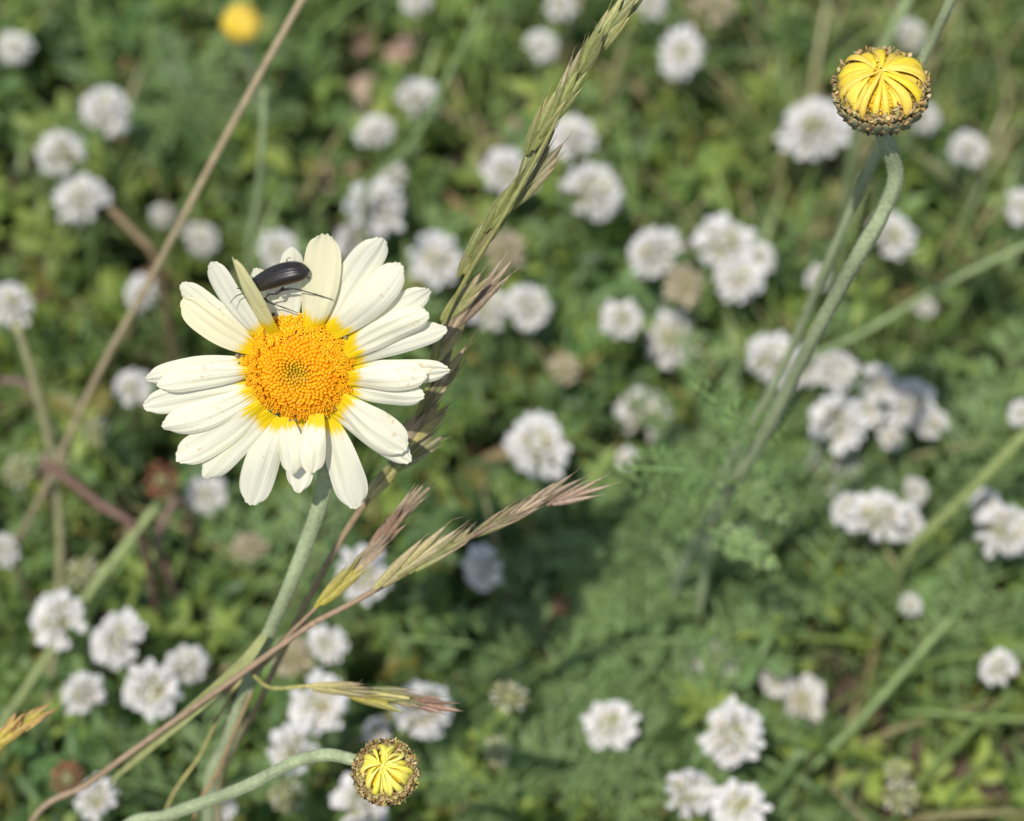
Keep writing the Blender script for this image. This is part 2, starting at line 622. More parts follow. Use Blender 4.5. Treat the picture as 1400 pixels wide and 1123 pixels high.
def hairy_stem(pts, r0, r1, parent, n=70, hairs=1500, col=STEMC, seed=1, name='stem', ground=True, hl=.0005):
    rg = random.Random(seed)
    pts = [np.asarray(p) for p in pts]
    P = spline(pts, n)
    rad = np.linspace(r0, r1, n) * (1 + .04 * np.sin(np.linspace(0, 23, n)) + .02 * np.sin(np.linspace(0, 61, n)))
    mb = MB()
    cc = np.array([col * (1 + .1 * math.sin(i * .7)) * (1 + .12 * rg.random()) for i in range(n)])
    mb.tube(P, rad, 20, cc, rough=.07, rg=rg, ridge=.06)
    vis = int(n * .85)
    mb.hairs(P[:vis], rad[:vis], hairs, hl, (.55, .58, .48), rg)
    return obj(name, mb, M_stem, parent)


def to_ground(p, dx=0.0, dy=0.0):
    p = np.asarray(p)
    return [np.array([p[0] + dx * .5, p[1] + dy * .5, p[2] * .5]), np.array([p[0] + dx, p[1] + dy, -.003])]


end = W(286, 1092, .490)
hairy_stem([FL(0, 0, -.0045), FL(.001, -.0035, -.0105), W(437, 605, .4345), W(443, 668, .437), W(402, 786, .447), W(347, 915, .463), W(312, 1015, .479), end] + to_ground(end, -.006, -.02),
           .00122, .0011, daisy, 90, 2600, seed=4)

# ------------------------------------------------------------------ daisy buds


def build_bud(center, axis, R, h, n, yr, label, seed, rim=1.0, ray=(.84, .625, .06), swirl=.34, lift=0.0):
    """cup of bracts, chaffy rim and infolded yellow rays; axis points out of the cup"""
    rg = random.Random(seed)
    ax = nrm(axis)
    X = nrm(np.cross(UP, ax))
    Y = np.cross(ax, X)
    bud = thing('daisy_bud', center, label, 'flower bud', 'daisy buds')
    at = lambda r, t, z: center + (X * math.cos(t) + Y * math.sin(t)) * r + ax * z
    # inner dome
    d = MB()
    a = np.linspace(0, 2 * math.pi, 36, endpoint=False)
    d.grid(np.array([[at(R * yr * .96 * math.sin(t), p, h * .92 * math.cos(t)) for p in a] for t in np.linspace(.03, math.pi / 2, 10)]), (.78, .54, .03), closed=True)
    for i in range(420):
        t = math.acos(1 - (i + .5) / 421)
        p = i * 2.39996
        d.blob(at(R * yr * .97 * math.sin(t), p, h * .93 * math.cos(t)), at(R * math.sin(t), p, h * math.cos(t)) - center, R * .042, R * .05, np.array([.85, .58, .03]) * rg.uniform(.8, 1.1), 6, 4)
    obj('disc', d, M_disc, bud)
    # infolded rays, each its own strip
    ph1, ph2 = rg.uniform(0, 6), rg.uniform(0, 6)
    apex = (-X * rg.uniform(.0, .10) + Y * rg.uniform(-.02, .12)) * R
    for k in range(n):
        under = k % 5 == 4
        p0 = (k + rg.uniform(-.30, .30)) / n * 2 * math.pi
        p0 += .10 * math.sin(2 * p0 + ph1) + .05 * math.sin(5 * p0 + ph2)
        sw = swirl * (rg.gauss(0, .45) + .55 * math.sin(p0 + ph1))
        reach = rg.uniform(.88, 1.03) if not under else rg.uniform(.62, .80)
        lf = (0 if under else rg.uniform(0, .13) + (k % 2) * .07 + .05 * math.sin(3 * p0 + ph2)) * R + lift * R * rg.uniform(-.6, 1.6)
        wd = R * rg.uniform(.095, .165) * (24 / n) ** .5
        ns, nu = 18, 9
        G = np.zeros((ns, nu, 3))
        cc = np.zeros((ns, nu, 3))
        off = apex + (X * rg.gauss(0, .05) + Y * rg.gauss(0, .05)) * R
        kink = rg.gauss(0, .10)
        flat = rg.uniform(.55, 1.0)
        blunt = rg.uniform(.45, .70)
        for i in range(ns):
            s = i / (ns - 1)
            t = math.pi / 2 * (1.02 - s * reach)
            p = p0 + sw * s ** 1.5 + kink * math.sin(math.pi * s)
            rr = R * yr * math.sin(max(t, .02))
            cpt = at(rr, p, h * math.cos(t)) + off * s ** 1.6
            nn = nrm(at(math.sin(t) / (R * yr), p, math.cos(t) / h) - center)
            ro = nrm(-math.sin(p) * X + math.cos(p) * Y)
            wi = wd * (.70 + .30 * math.sin(math.pi * min(1, s * 1.2))) * (1 - blunt * s ** 1.6)
            if s > .88:
                wi *= math.sqrt(max(.04, 1 - ((s - .88) / .12) ** 2)) * .85 + .15
            for j in range(nu):
                u = -1 + 2 * j / (nu - 1)
                crease = -.10 * math.exp(-(u / .22) ** 2)
                G[i, j] = cpt + ro * u * wi + nn * (lf * math.sin(math.pi * (.12 + .74 * s)) + wi * flat * (math.sqrt(max(0, 1 - u * u * .96)) + crease) + .02 * R)
                cc[i, j] = np.array(ray) * (1 - .10 * (1 - s)) * (1 - .05 * abs(u))
        m = MB()
        m.grid(G, cc * rg.uniform(.90, 1.04) * np.array([1, rg.uniform(.95, 1.03), rg.uniform(.6, 1.8)]))
        obj('petal', m, M_bud, bud)
    # bracts of the cup, four rows
    iv = MB()
    prof = lambda s: (R * (.20 + .80 * math.sin(s * math.pi / 2) ** .9), -R * .84 * math.cos(s * math.pi / 2) ** 1.1)
    iv.grid(np.array([[at(prof(s)[0] * .97, p, prof(s)[1]) for p in a] for s in np.linspace(0, 1, 10)]), (.12, .14, .07), closed=True)
    for row in range(4):
        nb = 15 + row * 3
        for j in range(nb):
            p = (j + .5 * (row % 2) + rg.uniform(-.1, .1)) / nb * 2 * math.pi
            s0, s1 = .08 + row * .2, .42 + row * .21
            G = np.zeros((7, 5, 3))
            cc = np.zeros((7, 5, 3))
            wd = R * (.10 + .07 * row) * .62
            tone = rg.uniform(.8, 1.15)
            for i in range(7):
                s = i / 6
                r, z = prof(min(1.03, s0 + (s1 - s0) * s))
                ro = -math.sin(p) * X + math.cos(p) * Y
                ou = nrm(at(r, p, z) - center)
                for u in range(5):
                    uu = (u - 2) / 2
                    G[i, u] = at(r, p, z) + ro * uu * wd * (1 - s ** 3 * .75) + ou * R * (.02 + .065 * s - .045 * uu * uu + .03 * math.exp(-(uu / .3) ** 2))
                    e = max(abs(uu) ** 3 * .7, max(0, s - .7) / .3)
                    cc[i, u] = (np.array([.25, .28, .16]) * (1 - e) + np.array([.42, .29, .15]) * e) * tone
            iv.grid(G, cc)
    obj('involucre', iv, M_bract, bud)
    # frayed brown rim
    rm = MB()
    a24 = np.linspace(0, 2 * math.pi, 40)
    rm.tube(np.array([at(R * (1.0 - .10 * rim), p, R * .02) for p in a24]), R * .085 * rim ** .4, 7, (.42, .33, .14), rough=.5, rg=rg)
    for i in range(int(900 * rim)):
        p = rg.uniform(0, 2 * math.pi)
        q = rg.random()
        r = R * (1.05 - .27 * q * rim)
        z = R * rg.uniform(-.16, .20) + R * .10 * q
        b = at(r, p, z)
        dr = nrm((X * math.cos(p) + Y * math.sin(p)) * rg.uniform(-.4, .9) + ax * rg.uniform(.2, 1) + (-math.sin(p) * X + math.cos(p) * Y) * rg.gauss(0, .6))
        o = nrm(np.cross(dr, [rg.gauss(0, 1), rg.gauss(0, 1), rg.gauss(0, 1)]))
        l = R * rg.uniform(.07, .18)
        wd = R * rg.uniform(.022, .055)
        c = np.array([1.0, .94, .80]) * np.array(rg.choice([(.46, .30, .14), (.58, .42, .22), (.38, .23, .10), (.66, .54, .34), (.54, .50, .14), (.50, .38, .21), (.46, .44, .20)])) * rg.uniform(.7, 1.1)
        n2 = np.cross(dr, o)
        rm.add([b - o * wd * .6, b + o * wd * .6, b + dr * l * .5 + o * wd + n2 * wd * .6, b + dr * l * .5 - o * wd - n2 * wd * .4, b + dr * l + o * wd * .3], [(0, 1, 2, 3), (3, 2, 4)], c)
    obj('chaffy_rim', rm, M_chaff, bud)
    # short hairs on the cup
    return bud, at(0, 0, -R * .82), X, Y, ax


AX1 = math.sin(R_(36)) * (UP * .97 - RT * .17) - math.cos(R_(36)) * FW
B1 = W(1205, 122, .422)
R1 = 62 * K * .422
bud1, a1, *_ = build_bud(B1, AX1, R1, R1 * .50, 30, .82, 'round bright yellow daisy bud on long bent stem at upper right', 21)
e1 = W(922, 806, .600)
hairy_stem([a1 + nrm(AX1) * .0006, a1 - nrm(AX1) * .0012 - UP * .001, W(1224, 238, .436), W(1207, 290, .441), W(1176, 345, .447), W(1110, 465, .470), W(1050, 585, .500), W(1000, 665, .526), W(952, 745, .562), e1] + to_ground(e1, -.006, .004),
           .00128, .00105, bud1, 110, 2400, seed=5)

AX2 = math.sin(R_(17)) * (UP * .95 + RT * .1) - math.cos(R_(17)) * FW
B2 = W(527, 1056, .424)
R2 = 43 * K * .424
bud2, a2, *_ = build_bud(B2, AX2, R2, R2 * .40, 34, .60, 'half open yellow bud with wide brown chaffy rim at bottom of photo', 33, rim=1.7, swirl=.9, lift=.12, ray=(.78, .70, .10))
hairy_stem([a2 + nrm(AX2) * .0006, W(500, 1047, .433), W(480, 1038, .4335), W(445, 1032, .434), W(400, 1043, .438), W(330, 1078, .446), W(235, 1113, .457), W(160, 1146, .468)] + to_ground(W(160, 1146, .468), -.03, .02),
           .00098, .00100, bud2, 90, 1800, seed=6)

B3, _d = Wz(330, 34, .075)
R3 = 26 * K * _d
bud3, a3, *_ = build_bud(B3, nrm([.1, -.35, 1]), R3, R3 * .8, 26, .9, 'small blurred yellow bud at top left among dark leaves', 45, rim=.6)
hairy_stem([a3, a3 + np.array([.002, .003, -.02]), a3 + np.array([.004, .006, -.045])] + to_ground(a3 + np.array([.004, .006, -.05]), 0, .004), .0010, .0009, bud3, 24, 150, seed=7)

# a taller grey-green flower stem crossing behind the upper bud; its own bud is above the frame
AX4 = nrm([.1, -.25, 1])
B4 = W(1352, -112, .432)
bud4, a4, *_ = build_bud(B4, AX4, R1 * .9, R1 * .66, 18, .9, 'tall grey green bud stem crossing behind the bright yellow bud', 51, rim=.6)
e4 = W(985, 660, .565)
hairy_stem([a4, W(1310, -20, .442), W(1262, 80, .456), W(1207, 190, .470), W(1140, 340, .495), W(1062, 520, .535), e4] + to_ground(e4, -.004, .0),   .00088, .0008, bud4, 80, 700, seed=8)

# ------------------------------------------------------------------ the beetle: one continuous body mesh with legs
bt = MB()


def zb5(x, y, z):        # enlarged view of the beetle -> world, z metres above the flower plane
    q = Pf(310 + x / 8.235, 330 + y / 8.235, z)
    return FL(*q)


h0 = zb5(210, 575, .0030)
h1 = zb5(925, 325, .0030)
axb = nrm(h1 - h0)
Lb = np.linalg.norm(h1 - h0)
dors = nrm(.96 * ey + .26 * fn)
dors = nrm(dors - axb * np.dot(dors, axb))
lat = np.cross(axb, dors)
WB, HB = .00185, .00165
BK = np.array([.020, .0165, .0145])
ns, nu = 40, 96
G = np.zeros((ns, nu, 3))
cc = np.zeros((ns, nu, 3))
for i in range(ns):
    s = i / (ns - 1)
    if s < .10:                                # head
        wv = .45 * math.sqrt(max(.02, 1 - ((.10 - s) / .10) ** 2)) ; hv = .55 * wv / .45
    elif s < .27:                              # thorax
        q = (s - .10) / .17
        wv = .52 + .26 * math.sin(q * math.pi * .62); hv = .62 + .22 * q
    else:                                      # wing cases
        q = (s - .27) / .73
        wv = .86 + .14 * math.sin(min(1, q / .5) * math.pi / 2)
        wv *= max(.02, 1 - max(0, (q - .50) / .50) ** 2.8) ** .5
        hv = .80 + .22 * math.sin(q * math.pi * .8)
        hv *= max(.02, 1 - max(0, (q - .62) / .38) ** 2.8) ** .5
    arch = .0007 * math.sin(s * math.pi)
    for j in range(nu):
        a = 2 * math.pi * j / nu
        ca, sa = math.cos(a), math.sin(a)
        up = sa * HB * hv
        la = ca * WB * wv
        if sa < 0:
            up *= .62 + .22 * min(1, max(0, (s - .2) / .2))
            la *= .93
        if -.2 < sa < .12:
            la *= 1.06
            if s > .27:
                la *= .9
        if s > .27 and sa > 0:
            up -= .00010 * math.exp(-(ca / .07) ** 2)
            up += .000016 * math.cos(a * 17)
            la += .000014 * math.cos(a * 17) * (1 if ca > 0 else -1)
        G[i, j] = h0 + axb * Lb * s + dors * (up + arch) + lat * la
        cc[i, j] = BK if sa > -.05 else np.array([.020, .016, .011])
bt.grid(G, cc, closed=True)
n0 = bt.n
bt.add([h0 + axb * Lb * 1.001 + dors * .0001], [], BK)


def leg(pts, r, c=(.012, .010, .009)):
    P = spline(pts, 26)
    rr = np.interp(np.linspace(0, 1, 26), [0, .3, .36, .66, .70, 1], np.array([1.5, 1.7, .9, .75, 1.0, .45]) * r)
    bt.tube(P, rr, 7, c)
    rg = random.Random(int(r * 1e7))
    bt.hairs(P[8:], rr[8:], 60, .00022, c, rg, thick=1.3e-5)


leg([zb5(560, 575, .0030), zb5(735, 535, .0034), zb5(970, 590, .0026), zb5(1200, 660, .0024)], .000105)
leg([zb5(420, 640, .0026), zb5(480, 690, .0030), zb5(605, 735, .0022), zb5(800, 806, .0020)], .000100)
leg([zb5(640, 520, .0032), zb5(560, 590, .0040), zb5(470, 600, .0036), zb5(430, 660, .0022)], .00013)
leg([zb5(690, 270, .0026), zb5(674, 215, .0028), zb5(690, 192, .0028), zb5(722, 190, .0026)], .000045)
leg([zb5(860, 380, .0020), zb5(900, 400, .0022), zb5(925, 415, .0019), zb5(935, 440, .0014)], .00006)
leg([zb5(320, 600, .0026), zb5(330, 660, .0022), zb5(380, 700, .0016), zb5(430, 720, .0012)], .0001)
for sx in (-1, 1):                              # antennae, hidden behind the raised petal
    a_ = h0 + lat * sx * .0004 + dors * .0002
    bt.tube(spline([a_, a_ - axb * .0012 + lat * sx * .0006 + dors * .0003, a_ - axb * .0022 + lat * sx * .0014], 10), np.linspace(.00009, .00005, 10), 6, BK)
tag(obj('beetle', bt, M_shell), 'shiny black beetle half hidden among the upper petals of the daisy', 'beetle')

# ------------------------------------------------------------------ grasses


def spikelet(parent, base, tip, width, seed, cols, awn=.25, nl=6):
    rg = random.Random(seed)
    base, tip = np.asarray(base), np.asarray(tip)
    L = np.linalg.norm(tip - base)
    ax = (tip - base) / L
    view = nrm(C - base)
    sd = nrm(np.cross(ax, view))
    fr = np.cross(sd, ax)
    # turned a little about its axis
    ro = rg.uniform(-.5, .5)
    sd, fr = sd * math.cos(ro) + fr * math.sin(ro), fr * math.cos(ro) - sd * math.sin(ro)
    m = MB()
    m.tube(spline([base, base + ax * L * .7], 6), width * .09, 6, cols[0])
    for k in range(nl):
        f = k / max(1, nl - 1)
        s0 = f * .42
        ln = L * (.68 - .12 * f)
        sg = 1 if k % 2 else -1
        b = base + ax * L * s0 + sd * sg * width * .10
        spread = (.16 - .08 * f) * sg + rg.gauss(0, .025)
        d = nrm(ax + sd * spread + fr * rg.gauss(0, .05))
        o = nrm(sd - d * np.dot(sd, d))
        n_ = np.cross(o, d)
        if np.dot(n_, view) < 0:
            n_ = -n_
        wd = width * (.33 - .06 * f) * rg.uniform(.8, 1.15)
        G = np.zeros((9, 7, 3))
        cc = np.zeros((9, 7, 3))
        tone = rg.uniform(.7, 1.3)
        for i in range(9):
            s = i / 8
            pr = math.sin(math.pi * (.10 + .9 * s) ** .8) ** .8 if s < 1 else 0
            pr = max(pr, .03)
            for j in range(7):
                a = -1.5 + 3.0 * j / 6
                G[i, j] = b + d * ln * s + o * math.sin(a) * wd * pr + n_ * (math.cos(a) - .5) * wd * .75 * pr + n_ * k * width * .01
                e = s ** 1.6
                edge = abs(j - 3) / 3
                c_ = cols[0] * (1 - e) + cols[1] * e
                if edge > .8:
                    c_ = c_ * .5 + np.array([.50, .44, .26]) * .5
                if j in (1, 3, 5):
                    c_ = c_ * .72
                cc[i, j] = c_ * tone
        m.grid(G, cc)
        tp = b + d * ln * .97
        al = L * awn * rg.uniform(.3, 1.0)
        m.tube(spline([tp, tp + d * al * .5, tp + d * al + o * rg.gauss(0, .12) * al], 5), np.linspace(.00007, .00002, 5), 4, cols[1] * .9)
    m.hairs(np.array([base, base + ax * L * .5, base + ax * L]), width * .3, 34, .0006, (.5, .5, .36), rg)
    return obj('spikelet', m, M_spike, parent)


GRN = np.array([.25, .27, .08])
YEL = np.array([.45, .39, .15])
RED = np.array([.28, .195, .12])
OLV = np.array([.22, .22, .07])
TAN = np.array([.42, .32, .20])


def stalk(parent, pts, r0, r1, c0_, c1_=None, name='stalk', n=60, sides=8):
    P = spline(pts, n)
    q = np.linspace(0, 1, n)[:, None]
    cc = c0_ * (1 - q) + (c0_ if c1_ is None else c1_) * q
    m = MB()
    m.tube(P, np.linspace(r0, r1, n), sides, cc)
    return obj(name, m, M_dry, parent)


gp = [W(900, -50, .419), W(868, 0, .420), W(800, 90, .420), W(745, 195, .421), W(692, 290, .423), W(642, 372, .427), W(606, 445, .432), W(588, 520, .436), W(556, 605, .441), W(508, 675, .447), W(462, 745, .454), W(412, 838, .464), W(352, 965, .482), W(300, 1085, .500)]
gA = thing('grass_spike', to_ground(gp[-1], -.004, -.01)[1], 'tall olive grass spike leaning past right side of the daisy', 'grass', 'flowering grass stalks')
stalk(gA, gp[:9], .00028, .0004, OLV * .8, OLV)
stalk(gA, gp[8:] + to_ground(gp[-1], -.004, -.01), .00055, .0006, RED, np.array([.30, .26, .12]), name='stalk')
for k, (bx, by, tx, ty, wpx, c1, c2) in enumerate([
    (838, 40, 900, -62, 26, GRN, GRN), (808, 82, 862, -12, 27, GRN * 1.1, YEL), (790, 105, 826, 30, 20, GRN, OLV), (762, 160, 803, 58, 21, GRN, RED),
    (752, 172, 800, 92, 21, GRN * 1.1, GRN), (722, 212, 772, 118, 23, GRN, YEL), (712, 258, 752, 170, 20, OLV, GRN), (690, 292, 768, 190, 25, OLV, RED),
    (664, 318, 728, 232, 24, GRN, OLV), (642, 352, 702, 268, 24, GRN * 1.1, OLV), (628, 380, 676, 300, 20, OLV, RED), (604, 440, 668, 372, 22, GRN, TAN),
    (618, 452, 700, 352, 21, RED, TAN), (594, 495, 640, 410, 24, YEL * .8, RED), (606, 470, 652, 385, 18, TAN, RED), (580, 560, 632, 468, 22, YEL * .8, RED), (572, 575, 612, 505, 18, OLV, TAN),
    (556, 610, 612, 548, 20, YEL, RED), (530, 648, 608, 588, 18, GRN, TAN), (500, 685, 548, 628, 20, YEL, GRN), (540, 620, 580, 560, 16, TAN, RED)]):
    d = .420 + max(0, (by - 150)) * .000045
    spikelet(gA, W(bx, by, d), W(tx, ty, d - .001 - (k % 3) * .0015), wpx * K * d * .98, 300 + k, (c1, c2), awn=.22 if by < 330 else .35)

gq = [W(735, 682, .438), W(640, 737, .438), W(560, 780, .439), W(490, 820, .441), W(432, 850, .445), W(385, 882, .449), W(325, 925, .455), W(205, 1010, .468), W(120, 1072, .478), W(40, 1130, .489)]
gB = thing('grass_panicle', to_ground(gq[-1], -.03, 0)[1], 'reddish slanting grass with loose yellow and pink spikelets below the daisy', 'grass', 'flowering grass stalks')
stalk(gB, gq[:5], .00035, .0005, RED * .7, RED)
stalk(gB, gq[4:] + to_ground(gq[-1], -.03, 0), .0005, .00056, RED, np.array([.34, .25, .16]))
for k, (bx, by, tx, ty, wpx, c1, c2) in enumerate([
    (512, 808, 628, 718, 26, YEL * .9, TAN), (560, 785, 646, 722, 17, GRN, RED), (604, 760, 652, 720, 14, YEL, TAN), (640, 738, 722, 690, 13, OLV * .7, RED),
    (680, 722, 752, 672, 18, TAN, RED), (706, 705, 796, 648, 18, TAN, RED), (748, 692, 836, 657, 14, np.array([.31, .20, .14]), TAN)]):
    spikelet(gB, W(bx, by, .4385), W(tx, ty, .437), wpx * K * .438 * .76, 400 + k, (c1, c2), awn=.22)
gr = [W(470, 790, .442), W(435, 828, .445), W(395, 868, .449), W(345, 922, .4575)]
stalk(gB, gr, .0003, .0004, RED * .9, name='branch', n=20)
for k, (bx, by, tx, ty, wpx, c1, c2) in enumerate([(432, 832, 506, 758, 20, np.array([.50, .42, .07]), YEL), (462, 800, 540, 720, 17, TAN, RED), (500, 760, 562, 690, 17, np.array([.38, .22, .14]), RED), (528, 728, 592, 654, 15, RED, TAN)]):
    spikelet(gB, W(bx, by, .4425), W(tx, ty, .4405), wpx * K * .442 * .80, 430 + k, (c1, c2), awn=.18)
gs = [W(345, 922, .4575), W(372, 941, .452), W(430, 938, .446), W(500, 946, .443), W(560, 955, .442)]
stalk(gB, gs, .0004, .0003, OLV, YEL, name='branch', n=20)
for k, (bx, by, tx, ty, wpx, c1, c2) in enumerate([(418, 940, 520, 945, 16, YEL, RED), (470, 950, 556, 966, 17, np.array([.46, .38, .07]), GRN), (505, 944, 590, 962, 16, GRN, RED), (550, 958, 632, 970, 14, np.array([.36, .19, .13]), RED)]):
    spikelet(gB, W(bx, by, .4445), W(tx, ty, .442), wpx * K * .444 * .95, 450 + k, (c1, c2), awn=.12)


def blade(m, pts, w0, c, fold=.25, n=16, taper=True, side=None):
    P = spline(pts, n)
    T = np.gradient(P, axis=0)
    G = np.zeros((n, 3, 3))
    for i in range(n):
        t = nrm(T[i])
        ref = np.array([0, 0, 1.0]) if side is None else side
        o = np.cross(t, ref)
        o = nrm(o) if np.linalg.norm(o) > .05 else RT
        nn = np.cross(o, t)
        s = i / (n - 1)
        ww = w0 * (math.sin(math.pi * (.12 + .86 * s)) ** .6 if taper else 1)
        for j in range(3):
            G[i, j] = P[i] + o * (j - 1) * ww + nn * abs(j - 1) * ww * fold
    m.grid(G, c)


m = MB()
blade(m, [W(362, 868, .452), W(330, 910, .455), W(270, 965, .462), W(205, 1020, .470), W(150, 1070, .48)], 9 * K * .46, np.array([.33, .34, .14]), side=C - W(300, 940, .46))
obj('leaf_sheath', m, M_grass, gB)

for pts, r, c, lab in (
    ([W(412, 838, .4655), W(372, 900, .468), W(322, 940, .470), W(275, 1030, .480), W(222, 1130, .49)], .00028, np.array([.34, .30, .11]), 'thin yellow grass stalk crossing in front of the daisy stem foot'),
    ([W(420, 850, .466), W(366, 900, .466), W(338, 960, .467), W(300, 1050, .474), W(262, 1140, .482)], .00035, np.array([.26, .18, .09]), 'thin brownish grass stalk running along the lower daisy stem'),
):
    t = thing('grass_stalk', to_ground(pts[-1], -.01, 0)[1], lab, 'grass', 'bare grass stalks')
    stalk(t, pts + to_ground(pts[-1], -.01, 0), r, r * 1.1, c)

t = thing('grass_spike', to_ground(W(-60, 1080, .46), -.01, 0)[1], 'small yellow and orange grass tip entering at lower left edge', 'grass', 'flowering grass stalks')
stalk(t, [W(40, 985, .452), W(0, 1022, .455), W(-60, 1080, .46)] + to_ground(W(-60, 1080, .46), -.01, 0), .0004, .0006, YEL * .7)
for k, (bx, by, tx, ty, wpx) in enumerate([(-30, 1035, 40, 982, 22), (5, 1005, 76, 963, 20), (-8, 1030, 30, 972, 16)]):
    spikelet(t, W(bx, by, .452), W(tx, ty, .450), wpx * K * .452, 470 + k, (np.array([.50, .42, .07]), np.array([.44, .22, .09])), awn=.1)

# bare stems in the blurred background
for pts, r, c, lab, nm in (
    ([(430, -30, .50), (408, 8, .503), (310, 185, .515), (212, 370, .535), (130, 520, .555), (68, 655, .575), (20, 760, .60)], .00068, np.array([.34, .27, .16]), 'long straw brown dry stem slanting down the upper left', 'dry_stem'),
    ([(362, 120, .575), (358, 200, .58), (352, 280, .59), (340, 350, .60)], .0008, np.array([.20, .25, .12]), 'upright pale green stem behind the topmost petals of the daisy', 'green_stem'),
    ([(22, 440, .56), (52, 540, .57), (74, 645, .58), (82, 770, .59), (64, 1000, .60)], .0009, np.array([.25, .24, .12]), 'olive straw stem bending down the left edge', 'dry_stem'),
    ([(60, 630, .57), (130, 685, .575), (190, 730, .58)], .0010, np.array([.17, .10, .075]), 'short reddish brown twig left of the brown clover head', 'dry_stem'),
    ([(215, 690, .58), (130, 800, .575), (40, 935, .57), (-10, 1020, .565)], .0009, np.array([.24, .28, .11]), 'pale olive stem slanting down below the brown clover head', 'green_stem'),
    ([(1250, -20, .60), (1218, 45, .60), (1180, 130, .61)], .0012, np.array([.20, .25, .11]), 'blurred green stem at the top left of the bright yellow bud', 'green_stem'),
    ([(1420, 575, .565), (1385, 610, .565), (1318, 680, .57), (1240, 760, .58)], .0012, np.array([.20, .24, .08]), 'thick olive green stem at the right edge', 'green_stem'),
    ([(1300, 845, .57), (1272, 876, .57), (1180, 980, .575), (1085, 1075, .58)], .0008, np.array([.20, .27, .10]), 'bright green stem slanting through the dark lower right', 'green_stem'),
    ([(1420, 985, .575), (1330, 980, .58), (1240, 975, .585)], .0006, np.array([.17, .24, .07]), 'thin level green stem at the lower right edge', 'green_stem'),
    ([(1425, 325, .60), (1300, 385, .605), (1180, 455, .61), (1100, 500, .62)], .0007, np.array([.22, .28, .12]), 'pale green grass stem slanting right of the long bud stem', 'green_stem'),
    ([(660, 10, .62), (620, 90, .625), (560, 200, .63), (500, 260, .64)], .0008, np.array([.14, .20, .07]), 'faint green stem slanting through the top centre left of the grass spike', 'green_stem'),
    ([(150, 285, .60), (185, 320, .60), (215, 365, .605)], .0009, np.array([.20, .14, .075]), 'short tan twig meeting the long dry stem at upper left', 'dry_stem'),
    ([(0, 520, .59), (40, 530, .59), (70, 600, .59), (62, 650, .59)], .0008, np.array([.15, .10, .075]), 'crooked thin brown twig at the left edge', 'dry_stem'),
    ([(240, 680, .595), (215, 740, .595), (232, 790, .60)], .0009, np.array([.17, .11, .08]), 'curved brown twig hanging under the brown clover head', 'dry_stem'),
    ([(183, 55, 0), (172, 90, 0), (165, 130, 0)], .0011, np.array([.30, .20, .09]), 'short upright straw stub near the top left corner', 'dry_stem'),
    ([(866, 55, 0), (870, 90, 0), (875, 130, 0)], .0013, np.array([.30, .20, .10]), 'short straw stub right of the upper grass spike', 'dry_stem'),
):
    P_ = [W(*p) if p[2] else Wz(p[0], p[1], .022)[0] for p in pts]
    low = pts[-1][2] == 0
    foot_ = [P_[-1] + np.array([.001, .004, -.024])] if low else to_ground(P_[-1], 0, .01)
    t = thing(nm, foot_[-1], lab, 'stem', 'bare stems in the meadow')
    stalk(t, P_ + foot_, r, r, c, c * .8, name='stalk', n=40)

# ------------------------------------------------------------------ clover heads


